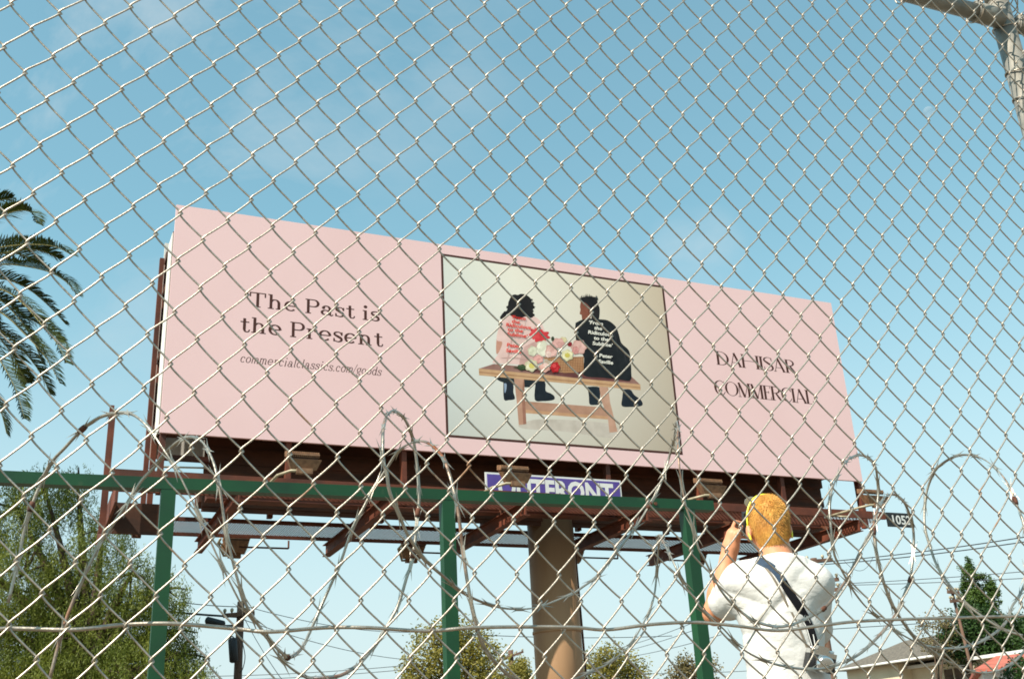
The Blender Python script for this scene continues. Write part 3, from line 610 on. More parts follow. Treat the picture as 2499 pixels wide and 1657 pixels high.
# tension wire threaded through the mesh
def fpt(px, py, w=0.0):
    d = ray(px, py); o = FO+FN*w; return CAMP+d*((o-CAMP).dot(FN)/d.dot(FN))
tw = [(-260, 1531), (-120, 1538), (30, 1533), (180, 1536), (300, 1524), (420, 1521), (570, 1533), (660, 1541), (790, 1531), (900, 1531), (1040, 1539), (1150, 1531), (1280, 1529), (1400, 1530), (1480, 1536), (1590, 1523), (1700, 1518), (1800, 1527), (1900, 1538), (2010, 1525), (2100, 1515), (2250, 1509), (2400, 1505), (2560, 1500), (2800, 1494)]
P = [fpt(x, y, (.006 if i % 2 else -.006)) for i, (x, y) in enumerate(tw)]
mb = MB(); mb.tube(catmull(P, 6), .0027, 8); mb.build('tension_wire', M['galv'], fence, True)
def fuv(u, v, w=0.0): return FO+FU*u-FD*v+FN*w
RV = .962
mb = MB(); mb.tube([fuv(-2.6, RV, -.036), fuv(1.362, RV, -.036)], .0215, 20); r_ = mb.build('top_rail', M['galvpipe'], fence, True)
mb = MB(); mb.tube([fuv(1.285, RV, -.036), fuv(1.372, RV, -.036)], .026, 20); mb.build('rail_end_cup', M['galvpipe'], r_, True)
mb = MB(); mb.tube([fuv(1.437, RV, -.036), fuv(3.2, RV, -.036)], .0255, 20); mb.build('top_rail', M['galvpipe'], fence, True)
gz = -(FO.z)/1.0
for u in (1.398, -1.62):
    mb = MB(); base = fuv(u, 0, -.048); base.z = 0; mb.tube([base, fuv(u, RV+.10, -.048)], .027, 24); po = mb.build('post', M['galvpipe'], fence, True)
    mb = MB(); top = fuv(u, RV+.10, -.048); mb.tube([top-ZV*.03, top, top+ZV*.02, top+ZV*.045], [.0305, .0305, .026, .008], 20); mb.build('post_cap', M['galvpipe'], po, True)
    for v in (RV-.02, RV-.16, RV-.24, RV-.62, RV-1.0, RV-1.5):
        ring = [fuv(u+.0305*math.cos(a), v+.006*math.sin(2*a), -.048+.0305*math.sin(a)) for a in [i*2*math.pi/18 for i in range(19)]]
        mb = MB(); mb.tube(ring, .0019, 6); mb.build('tie_wire', M['galv'], po, True)
for i in range(12):
    u = -1.3+i*.235; ring = [fuv(u+.004*math.sin(a*.5), RV+.027*math.cos(a), -.036+.030*math.sin(a)) for a in [j*2*math.pi/16 for j in range(17)]]
    mb = MB(); mb.tube(ring, .0018, 6); mb.build('tie_wire', M['galv'], r_, True)
# loose wire ends wound about the post top
for j in range(2):
    pts = []; 
    for i in range(16):
        a = i*.75+j; pts.append(fuv(1.39+.05*math.cos(a)+.01*math.sin(j*3+i), RV+.07-.03*j+.02*math.sin(i*1.3+j), -.045+.05*math.sin(a)))
    mb = MB(); mb.tube(catmull(pts, 3), .0016, 5); mb.build('loose_wire', M['galv'], fence, True)

# ------------------------------------------------------------------ razor wire coil behind the fence
C1 = [(20,1470),(48,1350),(59,1294),(76.5,1236),(102,1174.5),(127.5,1126),(158,1093),(201.5,1047),(242,1019),(280.6,1008.7),(306,1007),(331.6,1016),(364.8,1047),(398,1095),(431,1146),(467,1218),(500,1287),(515,1323),(551,1400),(589,1474),(612,1502),(643,1545),(678.6,1599),(717,1634.5),(755,1655),(786,1655),(831.6,1647),(867,1627),(885,1611.6),(918,1571),(946,1525),(972,1476),(992,1410),(1002.5,1379),(1013,1321),(1018,1263),(1023,1217),(1020,1158),(1015,1110),(1007.6,1071),(995,1036),(979.6,1013),(959,1002.5),(944,1013),(936,1041),(933.7,1076.5),(934,1115),(944,1158),(951.5,1201.5),(972,1250),(992,1298.5),(1025.5,1351),(1051,1379.5),(1087,1410),(1122,1440.7),(1158,1461),(1204,1477.7),(1242,1485),(1288,1485),(1324,1477.7),(1357,1465),(1398,1448),(1423.5,1430.5),(1459,1405),(1484.7,1372),(1507.7,1343.7),(1530,1313),(1556,1279.6),(1584,1233.7),(1602,1203),(1620,1157),(1632.6,1116),(1643,1080.6),(1648,1050),(1651,1030),(1654,1040),(1655,1088),(1658,1139),(1666,1193),(1673.5,1233.7),(1689,1279.6),(1704,1335.7),(1719,1364),(1745,1415),(1765,1448),(1793.5,1479),(1835,1511),(1873,1525),(1905,1528.5),(1937,1522),(1969,1508),(2010,1485),(2045,1444),(2074,1399),(2099,1345.5),(2118,1310),(2134,1278),(2141,1233),(2143.7,1198),(2141,1168),(2136.7,1140),(2122.7,1119),(2099,1110),(2076,1117),(2060,1133),(2038.7,1173),(2027,1210),(2023.5,1245),(2027,1280),(2030.5,1315),(2036,1352),(2046,1375),(2067,1415),(2090,1452),(2118,1485),(2153,1513),(2183,1536),(2218,1557),(2253,1573),(2288.5,1580),(2323.5,1581.6),(2370,1574.6),(2405,1559),(2435.5,1538),(2456.5,1515),(2470.5,1478),(2487,1454),(2510,1400),(2530,1330),(2540,1250)]
C2 = [(120,1660),(165,1500),(235,1343),(257.6,1307),(285.7,1264),(316,1220),(344,1174.5),(377.5,1139),(408,1100.5),(439,1075),(467,1066),(490,1075),(507.6,1098),(523,1134),(530.6,1167),(538,1205),(546,1262),(553.6,1308),(566,1361.6),(579,1410),(594,1458.5),(610,1492),(632.6,1527),(663,1567),(690,1594),(706,1604),(729.6,1588.6),(745,1565.7),(765,1522),(780.6,1486.6),(798.5,1446),(819,1400),(834,1364),(852,1311),(870,1270),(888,1237),(908,1199),(939,1150.5),(967,1107),(990,1087),(1018,1076.5),(1041,1079),(1066,1097),(1084,1122.5),(1097,1158),(1107,1194),(1115,1229.6),(1122.5,1281),(1130,1346),(1140,1415),(1150.5,1474),(1163,1525),(1173.5,1563),(1189,1591),(1212,1619),(1242,1647),(1290,1668),(1350,1670),(1400,1658),(1449,1634.5),(1474.5,1624),(1500,1606.5),(1525.5,1586),(1548.5,1558),(1574,1512),(1587,1486.6),(1597,1450),(1602,1407),(1606,1356),(1607,1318),(1610,1306),(1617,1320.4),(1632.6,1348.5),(1648,1381.6),(1663,1412),(1685,1446),(1714,1485.5),(1739,1511),(1768,1536.5),(1803,1575),(1841,1600),(1889,1619),(1937,1629),(1978.5,1632),(2017,1629),(2064.5,1613),(2103,1590.7),(2134,1562),(2160,1534),(2183.5,1501),(2200,1466),(2214,1431),(2221,1415),(2228,1361),(2230,1310),(2225.5,1275.5),(2214,1240.5),(2200,1217),(2179,1205.5),(2160,1212),(2148.5,1229),(2137,1257),(2132,1287),(2134.5,1318),(2139,1349),(2148.5,1391),(2160,1431),(2179,1478),(2202,1515),(2230,1552),(2265,1580.5),(2300,1606),(2347,1629.5),(2382,1639),(2412,1641),(2450,1630),(2490,1600),(2530,1540)]
C3 = [(2496,1550),(2463.5,1541),(2428.5,1524),(2393.5,1501),(2361,1475),(2328,1440),(2300,1403),(2281.5,1368),(2270,1333),(2258,1292),(2256,1252),(2260.5,1205),(2270,1173),(2284,1145),(2307,1126),(2335,1112),(2365.5,1110),(2393.5,1117),(2421.5,1135),(2445,1159),(2463.5,1187),(2477.5,1222),(2494,1261.5),(2501,1292),(2506,1350),(2500,1440)]
rz = empty('razor_wire', tuple(fuv(0, 0, -.34)-ZV*fuv(0, 0, -.34).z), math.atan2(FU.y, FU.x))
tag(rz, 'looping coil of barbed razor wire strung behind the chain-link fence', 'razor wire')
def coil(pix, flip):
    P = [Vector((x, y, 0)) for x, y in pix]; n = len(P); rise = []
    for i in range(n):
        t = (P[min(i+2, n-1)]-P[max(i-2, 0)]).normalized(); rise.append(-t.y*flip)
    rise = [sum(rise[max(0, i-2):i+3])/len(rise[max(0, i-2):i+3]) for i in range(n)]
    return catmull([fpt(p.x, p.y, -(.34+.19*r)) for p, r in zip(P, rise)], 4)
bm_ = MB()
for sx in (-1, 1):
    for sy in (-1, 1):
        bm_.add([(sx*.003, sy*.002, .0008), (sx*.010, sy*.0052, .0006), (sx*.031, sy*.0118, 0), (sx*.011, sy*.0026, .0006), (sx*.003, sy*.002, -.0008), (sx*.010, sy*.0052, -.0006), (sx*.011, sy*.0026, -.0006)],
                [(0, 1, 3), (1, 2, 3), (4, 6, 5), (5, 6, 2), (0, 4, 5, 1), (1, 5, 2), (0, 3, 6, 4), (3, 2, 6)])
bm_.box((0, 0, 0), (.010, 0, 0), (0, .0042, 0), (0, 0, .0014))
barb_me = meshdata('barb', [(v.x*1.12, v.y*.85, v.z) for v in bm_.v], bm_.f, M['razor'])
clip_spots = [(76, 1240), (1022, 1250), (1586, 1231), (2005, 1488), (2132, 1292), (2222, 1414), (206, 1045), (702, 1602), (1010, 1345), (2478, 1225)]
for pix, flip in ((C1, 1), (C2, 1), (C3, 1)):
    path = coil(pix, flip)
    mb = MB(); mb.tube(path, .0040, 8, flat=.45, prof=(.8, 1.0, .62, 1.0, .8, 1.0, .62, 1.0)); tape = mb.build('tape', M['razor'], rz, True)
    # longitudinal crimp: a core wire showing along the tape
    acc = 0; nxt = .05
    for i in range(1, len(path)-1):
        seg = (path[i]-path[i-1]).length; acc += seg
        if acc >= nxt:
            nxt += .092; t = (path[i+1]-path[i-1]).normalized(); v_ = (CAMP-path[i]).normalized()
            tw_ = random.uniform(-.9, .9); y_ = v_.cross(t).normalized(); z_ = t.cross(y_)
            y2 = y_*math.cos(tw_)+z_*math.sin(tw_); z2 = t.cross(y2)
            place('barb', barb_me, frame(path[i], t, y2, z2), rz)
    for cx_, cy_ in clip_spots:
        best = min(path, key=lambda p: (lambda q: (q[0]-cx_)**2+(q[1]-cy_)**2)((lambda d: (PW/2+FPX*d.dot(RT)/d.dot(FW), PH/2-FPX*d.dot(UP)/d.dot(FW)))(p-CAMP)))
        d = best-CAMP; q = (PW/2+FPX*d.dot(RT)/d.dot(FW), PH/2-FPX*d.dot(UP)/d.dot(FW))
        if (q[0]-cx_)**2+(q[1]-cy_)**2 < 200:
            i = path.index(best); t = (path[min(i+1, len(path)-1)]-path[max(i-1, 0)]).normalized(); mb = MB(); mb.tube([best-t*.009, best-t*.004, best+t*.004, best+t*.009], [.0050, .0058, .0055, .0046], 8); mb.build('clip', M['rustclip'], rz, True)
# ------------------------------------------------------------------ person: signed-distance body turned into one continuous surface
class Field:
    def __init__(s, lo, hi, h):
        s.h = h; s.lo = np.array(lo, float); s.ax = [np.arange(lo[i], hi[i]+h, h) for i in range(3)]
        s.F = np.ones([len(a) for a in s.ax], np.float32)
    def sl(s, lo, hi):
        r = []
        for i in range(3):
            a = max(0, int((lo[i]-s.lo[i])/s.h)-1); b = min(len(s.ax[i]), int((hi[i]-s.lo[i])/s.h)+3); r.append(slice(a, max(b, a)))
        return tuple(r)
    def grid(s, S): return np.meshgrid(*[s.ax[i][S[i]] for i in range(3)], indexing='ij', sparse=True)
    def mix(s, S, d, k):
        A = s.F[S]
        if k > 0: h = np.maximum(k-np.abs(A-d), 0)/k; s.F[S] = np.minimum(A, d)-h*h*k*.25
        else: s.F[S] = np.minimum(A, d)
    def cone(s, p, q, r0, r1, k=.02, pad=.05):
        p, q = np.array(p, float), np.array(q, float); m = max(r0, r1)+pad; S = s.sl(np.minimum(p, q)-m, np.maximum(p, q)+m)
        X, Y, Z = s.grid(S); d = q-p; L = d@d
        t = np.clip(((X-p[0])*d[0]+(Y-p[1])*d[1]+(Z-p[2])*d[2])/L, 0, 1)
        s.mix(S, np.sqrt((X-p[0]-d[0]*t)**2+(Y-p[1]-d[1]*t)**2+(Z-p[2]-d[2]*t)**2)-(r0+(r1-r0)*t), k); return s
    def ell(s, c, r, k=.02, rot=0.0, pad=.05, cut=None):
        m = max(r)+pad; c = np.array(c, float); S = s.sl(c-m, c+m); X, Y, Z = s.grid(S); x = X-c[0]; y = Y-c[1]; z = Z-c[2]
        cr, sr = math.cos(rot), math.sin(rot); y, z = y*cr+z*sr, -y*sr+z*cr
        k0 = np.sqrt((x/r[0])**2+(y/r[1])**2+(z/r[2])**2); k1 = np.sqrt((x/r[0]**2)**2+(y/r[1]**2)**2+(z/r[2]**2)**2)+1e-9
        d = k0*(k0-1)/k1
        if cut is not None: d = np.maximum(d, cut(X, Y, Z))
        s.mix(S, d, k); return s
    def trunk(s, prof, k=.03):               # prof: rows of z, cx, cy, rx, ry
        P = np.array(prof); S = s.sl((-.5, -.4, P[:, 0].min()-.06), (.5, .4, P[:, 0].max()+.06)); X, Y, Z = s.grid(S)
        g = [np.interp(Z, P[:, 0], P[:, i]) for i in range(1, 5)]
        q = np.sqrt(((X-g[0])/g[2])**2+((Y-g[1])/g[3])**2); d = (q-1)*np.minimum(g[2], g[3])
        d = np.maximum(d, np.maximum(P[:, 0].min()-Z, Z-P[:, 0].max())); s.mix(S, d, k); return s
    def surface(s):
        F = s.F; h = s.h; nx, ny, nz = F.shape; c = np.stack([F[i:nx-1+i, j:ny-1+j, k:nz-1+k] for i in (0, 1) for j in (0, 1) for k in (0, 1)], -1)
        neg = c < 0; cell = neg.any(-1) & ~neg.all(-1); ids = np.full(cell.shape, -1, np.int64); idx = np.argwhere(cell); ids[cell] = np.arange(len(idx))
        cc = c[cell]; off = np.array([(i, j, k) for i in (0, 1) for j in (0, 1) for k in (0, 1)], float)
        acc = np.zeros((len(idx), 3)); cnt = np.zeros(len(idx))
        for a in range(8):
            for b in range(a+1, 8):
                if np.abs(off[a]-off[b]).sum() != 1: continue
                va, vb = cc[:, a], cc[:, b]; x = (va < 0) != (vb < 0); t = np.where(x, va/np.where(x, va-vb, 1), 0)
                acc += np.where(x[:, None], off[a]+(off[b]-off[a])*t[:, None], 0); cnt += x
        V = s.lo+(idx+acc/cnt[:, None])*h; Q = []
        for ax in range(3):
            A = np.moveaxis(F, ax, 0); I = np.moveaxis(ids, ax, 0); n0, n1, n2 = A.shape
            a, b = A[:-1, 1:-1, 1:-1], A[1:, 1:-1, 1:-1]; ch = np.argwhere((a < 0) != (b < 0))
            if not len(ch): continue
            i, j, k = ch.T; j = j+1; k = k+1
            q = np.stack([I[i, j-1, k-1], I[i, j, k-1], I[i, j, k], I[i, j-1, k]], -1); inside = A[i, j, k] < 0
            if ax == 1: inside = ~inside
            Q.append(np.where(inside[:, None], q, q[:, ::-1]))
        return V, np.concatenate(Q)
PX, PY = .965, 4.12
person = empty('person', (PX, PY, 0))
tag(person, 'person seen from behind in a white t-shirt, cropped orange hair, raising a camera', 'person')
M['skin'] = mat('skin', srgb(214, 150, 112), .5, c2=srgb(204, 136, 98), scale=9, bump=.04, bscale=60, spec=.35)
M['hair'] = mat('dyed_orange_hair', srgb(216, 162, 78), .6, c2=srgb(186, 126, 54), scale=26, stretch=(1, 1, .5), spec=.3)
M['shirt'] = mat('white_cotton', (.66, .64, .60, 1), .85, c2=(.63, .61, .57, 1), scale=6, bump=.55, bscale=9, spec=.15, stretch=(1, 1, 1.6))
M['denim'] = mat('faded_denim', srgb(70, 84, 108), .85, c2=srgb(52, 64, 86), scale=20)
M['yellow'] = mat('yellow_plastic', srgb(236, 226, 60), .35)
M['strapblue'] = mat('blue_webbing', srgb(44, 66, 88), .8, c2=srgb(34, 52, 72), scale=80)
M['strapblack'] = mat('black_webbing', (.010, .010, .012, 1), .95, spec=.08)
M['strapgrey'] = mat('grey_leather_strap', srgb(120, 108, 92), .7)
M['camblack'] = mat('black_leatherette', (.015, .015, .016, 1), .5, bump=.2, bscale=300)
M['chrome'] = mat('chrome', (.72, .71, .69, 1), .22, 1.0)
HC = np.array((-.012, .03, 1.690)); TILT = -.26
def hp(x, y, z):                             # head-local to body-local
    c, s_ = math.cos(-TILT), math.sin(-TILT); return (HC[0]+x, HC[1]+y*c-z*s_, HC[2]+y*s_+z*c)
LSh, LEl, LWr = (-.142, .00, 1.470), (-.226, .235, 1.392), (-.148, .215, 1.605)
RSh, REl, RWr = (.108, .00, 1.450), (.150, .22, 1.27), (.085, .27, 1.50)
def lerp_(a, b, t): return tuple(a[i]+(b[i]-a[i])*t for i in range(3))
f = Field((-.36, -.22, -.01), (.36, .46, 1.84), .0058)
f.trunk([(.86, -.02, 0, .12, .09), (1.0, -.02, 0, .11, .08), (1.12, -.02, 0, .105, .08), (1.32, -.02, -.005, .11, .08), (1.44, -.015, -.005, .10, .065), (1.48, -.01, -.005, .07, .05)], .03)
for sx in (-1, 1):
    f.cone((.085*sx, 0, .90), (.09*sx, .01, .50), .085, .055, .04).cone((.09*sx, .01, .50), (.092*sx, -.01, .09), .056, .036, .03).cone((.092*sx, -.02, .045), (.10*sx, .13, .03), .036, .028, .03)
f.cone((0, -.015, 1.47), (-.008, .012, 1.63), .066, .058, .04)
f.cone((0, -.02, 1.50), LSh, .032, .036, .03).cone((0, -.01, 1.49), RSh, .032, .036, .03)
f.cone(LSh, LEl, .040, .043, .03).cone(LEl, lerp_(LEl, LWr, .35), .044, .044, .02).cone(lerp_(LEl, LWr, .35), LWr, .044, .030, .02)
f.cone(RSh, REl, .038, .040, .03).cone(REl, RWr, .042, .029, .02)
f.ell(hp(0, -.008, .012), (.0685, .0965, .098), .02, TILT).ell(hp(0, .035, -.055), (.055, .066, .075), .04, TILT)
f.cone(hp(0, .098, -.008), hp(0, .116, -.036), .010, .014, .015)                      # nose
f.ell(hp(0, .094, .012), (.05, .014, .012), .02, TILT)                                 # brow
f.ell(hp(0, .096, -.066), (.024, .010, .007), .008, TILT).ell(hp(0, .095, -.078), (.020, .009, .006), .006, TILT)   # lips
for sx in (-1, 1):
    f.ell(hp(.030*sx, .083, -.004), (.013, .011, .009), .006, TILT)                    # eye lids
    f.ell(hp(.078*sx, -.004, -.026), (.011, .021, .033), .008, TILT-.2)                # ear
    f.ell(hp(.076*sx, .006, -.050), (.009, .011, .013), .008, TILT)
def hand(W, palm, side, tips):               # palm box end, then four fingers of two bends and a thumb
    W, palm = np.array(W), np.array(palm)
    f.cone(W, W+(palm-W)*.45, .027, .031, .02).cone(W+(palm-W)*.45, palm, .033, .031, .015)
    for base, mid, tip, r in tips: f.cone(base, mid, r, r*.93, .006, .02).cone(mid, tip, r*.93, r*.82, .004, .02)
hand(LWr, (-.118, .200, 1.690), -1, [
    ((-.122, .205, 1.712), (-.100, .222, 1.748), (-.062, .232, 1.742), .0088), ((-.113, .216, 1.706), (-.088, .240, 1.732), (-.050, .248, 1.724), .0092),
    ((-.106, .226, 1.696), (-.078, .252, 1.712), (-.042, .256, 1.704), .0088), ((-.100, .232, 1.684), (-.074, .256, 1.692), (-.046, .258, 1.686), .0078),
    ((-.125, .186, 1.660), (-.106, .165, 1.690), (-.088, .168, 1.715), .0102)])
hand(RWr, (.085, .255, 1.585), 1, [
    ((.088, .258, 1.602), (.078, .276, 1.642), (.045, .280, 1.652), .0088), ((.080, .266, 1.594), (.066, .288, 1.626), (.036, .290, 1.634), .0092),
    ((.074, .272, 1.584), (.058, .294, 1.610), (.030, .294, 1.616), .0088), ((.068, .274, 1.572), (.054, .294, 1.592), (.032, .294, 1.596), .0078),
    ((.092, .240, 1.562), (.080, .222, 1.592), (.062, .222, 1.614), .0102)])
V, F = f.surface(); place('body', np_mesh('body', V, F, M['skin']), wm(person), person)
# t-shirt
s = Field((-.36, -.24, .84), (.36, .36, 1.64), .0062)
s.trunk([(.88, -.025, 0, .152, .128), (1.0, -.025, 0, .148, .124), (1.15, -.025, 0, .142, .118), (1.30, -.026, -.004, .148, .120), (1.40, -.022, -.006, .150, .114), (1.46, -.016, -.010, .135, .098), (1.50, -.012, -.012, .100, .078), (1.52, -.01, -.01, .08, .066)], .03)
def lerp(a, b, t): return tuple(a[i]+(b[i]-a[i])*t for i in range(3))
s.cone((-.03, -.018, 1.492), LSh, .058, .056, .09).cone((.01, -.018, 1.490), RSh, .058, .056, .09)
s.cone(LSh, lerp(LSh, LEl, .60), .054, .068, .09).cone(RSh, lerp(RSh, REl, .80), .054, .064, .09)
s.cone((-.006, -.02, 1.47), (-.006, -.006, 1.530), .076, .069, .02)
X, Y, Z = np.meshgrid(*s.ax, indexing='ij', sparse=True)
# folds: pulled from the raised left arm across the back, and hanging below the right shoulder
crease = lambda a: 1-2*np.abs(np.sin(a/2))**.6
fold = .0045*crease(34*(X*.75+Z*.66)+6*np.sin(5*Z))*np.clip((Z-1.12)/.2, 0, 1)*np.clip((.12-X)/.25, 0, 1)
fold = fold+.0050*crease(38*(X*.35-Z*.95)+3*np.sin(9*X)+1)*np.clip((X+.02)/.12, 0, 1)*np.clip((Z-1.05)/.25, 0, 1)*np.clip((1.56-Z)/.1, 0, 1)
fold = fold+.0070*crease(26*X+7*np.sin(4*Z+1)+2*Y)*np.clip((1.30-Z)/.25, 0, 1)
fold = fold+.010*np.exp(-(((X+.075)*.8-(Z-1.34)*.9)/.02)**2)*np.clip((X+.16)/.05, 0, 1)*np.clip((.02-X)/.05, 0, 1)*(Y < 0)
s.F += (fold*1.15).astype(np.float32)
for J, E, t in ((LSh, LEl, .70), (RSh, REl, .98)):                                     # sleeve hems
    c = np.array(lerp(J, E, t)); n = np.array(E)-np.array(J); n /= np.linalg.norm(n)
    d = (X-c[0])*n[0]+(Y-c[1])*n[1]+(Z-c[2])*n[2]; near = (X-c[0])**2+(Y-c[1])**2+(Z-c[2])**2 < .16**2
    s.F = np.where(near, np.maximum(s.F, d), s.F).astype(np.float32)
q = np.sqrt((X+.005)**2+(Y-.004)**2)-.0615; s.F = np.maximum(s.F, np.where(Z > 1.495, -q, -1)).astype(np.float32)   # neck hole
s.F = np.maximum(s.F, ((Z-1.538)+.35*(Y)*1.0)).astype(np.float32); s.F = np.maximum(s.F, .885-Z).astype(np.float32)
V, F = s.surface(); place('t_shirt', np_mesh('t_shirt', V, F, M['shirt']), wm(person), person)
def back_y(x, z):
    i = int(round((x-s.lo[0])/s.h)); k = int(round((z-s.lo[2])/s.h)); k = min(max(k, 0), s.F.shape[2]-1); col_ = s.F[i, :, k]; n = np.argwhere(col_ < 0)
    return s.ax[1][n[0][0]] if len(n) else -.1
# neckband
ring = [(-.004+.067*math.cos(a), -.004+.066*math.sin(a), 1.528-.022*math.sin(a)) for a in [i*2*math.pi/28 for i in range(29)]]
mb = MB(); mb.tube([Vector(p)+Vector((PX, PY, 0)) for p in ring], .0055, 8); mb.build('neckband', M['shirt'], person, True)
# trousers and shoes
t = Field((-.26, -.2, .03), (.26, .24, 1.0), .014)
t.trunk([(.80, 0, 0, .172, .125), (.90, 0, 0, .17, .122), (.97, 0, 0, .16, .115)], .03)
for sx in (-1, 1): t.cone((.085*sx, 0, .90), (.09*sx, .01, .50), .105, .078, .03).cone((.09*sx, .01, .50), (.092*sx, -.005, .08), .078, .064, .03)
V, F = t.surface(); place('trousers', np_mesh('trousers', V, F, M['denim']), wm(person), person)
for sx in (-1, 1):
    t = Field((.04 if sx > 0 else -.16, -.10, -.005), (.16 if sx > 0 else -.04, .20, .13), .008); t.cone((.092*sx, -.03, .045), (.10*sx, .13, .035), .046, .040, .02); t.F = np.maximum(t.F, .002-np.meshgrid(*t.ax, indexing='ij', sparse=True)[2]).astype(np.float32)
    V, F = t.surface(); place('shoe', np_mesh('shoe', V, F, M['strapblack']), wm(person), person)
# cropped hair: a close cap and several thousand short hairs turning about the crown
hf = Field((-.13, -.13, 1.52), (.11, .2, 1.84), .005)
hc = hp(0, -.008, .012); crown = np.array(hp(.004, -.055, .085)); crown = (crown-np.array(hc)); crown /= np.linalg.norm(crown)
def haircut(X, Y, Z):                        # keep the scalp above nape, behind temples
    c, s_ = math.cos(TILT), math.sin(TILT); x = X-HC[0]; y = (Y-HC[1])*c-(Z-HC[2])*s_; z = (Y-HC[1])*s_+(Z-HC[2])*c
    return np.maximum((y-.055)-.6*np.maximum(z-.03, 0), (-.118-z)*.9+np.maximum(y+.01, 0)*1.5)
hf.ell(hc, (.0722, .1005, .102), .0, TILT, cut=haircut).cone(hp(0, -.062, -.04), hp(0, -.040, -.118), .051, .052, .03)
Xh, Yh, Zh = np.meshgrid(*hf.ax, indexing='ij', sparse=True); hf.F = np.maximum(hf.F, haircut(Xh, Yh, Zh)).astype(np.float32)
V, F = hf.surface(); cap_ = place('hair', np_mesh('hair', V, F, M['hair']), wm(person), person)
rng = np.random.default_rng(3); pick = rng.integers(0, len(V), 16000); base = V[pick]+rng.normal(0, .002, (16000, 3)); nrm = base-np.array(hc); nrm /= np.linalg.norm(nrm, axis=1)[:, None]
tang = np.cross(np.broadcast_to(crown, nrm.shape), nrm); out_ = nrm*(nrm@crown)[:, None]-crown; out_ /= np.linalg.norm(out_, axis=1)[:, None]+1e-6
dirn = nrm*.42+out_*.8+tang*.55+rng.normal(0, .18, nrm.shape); dirn /= np.linalg.norm(dirn, axis=1)[:, None]
sidev = np.cross(dirn, nrm+.01); sidev /= np.linalg.norm(sidev, axis=1)[:, None]+1e-9; ln = rng.uniform(.008, .016, (16000, 1))
HV = np.concatenate([base-sidev*.0008-nrm*.001, base+sidev*.0008-nrm*.001, base+dirn*ln], 0); i = np.arange(16000); HF = np.stack([i, i+16000, i+32000], -1)
hm = np_mesh('hair_strands', HV, HF, M['hair'], False); tag(place('hair_strands', hm, wm(person), person), kind='stuff')
PO = Vector((PX, PY, 0))
# yellow sunglasses pushed up over the head
sgl = empty('sunglasses', PO+Vector(hp(0, .02, .11)))
tag(sgl, 'bright yellow sunglasses pushed up on the orange-haired head', 'sunglasses')
arc = [hp(.0775*math.cos(a), .012+.012*math.sin(a)+.03*max(0, math.sin(a)), .010+.104*math.sin(a)) for a in [math.radians(-8+i*196/26) for i in range(27)]]
mb = MB(); mb.tube([PO+Vector(p) for p in arc], .0042, 8); mb.build('frame_front', M['yellow'], sgl, True)
for sx in (-1, 1):
    P = [hp(.0785*sx, .014, .0), hp(.082*sx, -.004, -.012), hp(.082*sx, -.022, -.030), hp(.079*sx, -.036, -.052)]
    mb = MB(); mb.tube([PO+Vector(p) for p in catmull(P, 5)], .0040, 8); mb.build('temple_arm', M['yellow'], sgl, True)
    mb = MB(); L5 = [PO+Vector(hp(sx*(.042+.028*math.cos(a)), .075-.012*math.cos(a)*0, .085+.022*math.sin(a)-.0)) for a in [i*2*math.pi/20 for i in range(20)]]
    mb.add(L5+[p+Vector((0, .003, .002)) for p in L5], [tuple(range(20)), tuple(range(20, 40))[::-1]]+[(i, (i+1) % 20, 20+(i+1) % 20, 20+i) for i in range(20)]); mb.build('lens', M['lampglass'], sgl)
# camera held to the eye
hcam = empty('camera_at_eye', PO+Vector((-.012, .255, 1.66)))
tag(hcam, 'small black camera held up to the face of the person in white', 'camera')
ex, ey, ez = Vector((1, 0, 0)), Vector((0, math.cos(.35), math.sin(.35))), Vector((0, -math.sin(.35), math.cos(.35)))
cc = PO+Vector(hp(.0, .150, .005))
mb = MB(); mb.box(cc, ex*.066, ey*.021, ez*.040); mb.box(cc+ez*.047, ex*.022, ey*.016, ez*.0068); mb.build('camera_body', M['camblack'], hcam)
mb = MB(); mb.tube([cc+ey*.0215, cc+ey*.055, cc+ey*.056], [.030, .028, .024], 20); mb.build('lens', M['camblack'], hcam, True)
mb = MB(); mb.tube([cc+ex*-.045+ez*.0405, cc+ex*-.045+ez*.047], .008, 12); mb.build('shutter_button', M['chrome'], hcam, True)
# second camera hanging at the hip on a strap across the back
def onback(px, py, off=.004):
    p = at(px, py, PY-.12); x, z = p.x-PX, p.z; y = back_y(x, z); p = at(px, py, PY+y-off); return p
hip = onback(2000, 1618, .045)
sc = empty('hip_camera', hip); tag(sc, 'black and chrome camera hanging at the right hip on a blue and black strap', 'camera')
hx, hz = Vector((.92, .2, -.3)).normalized(), Vector((.3, -.1, .95)).normalized(); hy = hz.cross(hx).normalized(); hx = hy.cross(hz)
mb = MB(); mb.box(hip, hx*.050, hy*.020, hz*.026); mb.build('camera_body', M['camblack'], sc)
mb = MB(); mb.box(hip+hz*.0345, hx*.050, hy*.020, hz*.008); mb.box(hip+hz*.051, hx*.020, hy*.016, hz*.0082); mb.build('top_plate', M['chrome'], sc)
mb = MB(); mb.tube([hip-hy*.0205, hip-hy*.035, hip-hy*.06, hip-hy*.061], [.030, .030, .027, .022], 20); mb.build('lens', M['chrome'], sc, True)
mb = MB(); mb.tube([hip+hx*.036+hz*.043, hip+hx*.036+hz*.052], .010, 14); mb.tube([hip-hx*.036+hz*.043, hip-hx*.036+hz*.050], .012, 14); mb.build('dial', M['chrome'], sc, True)
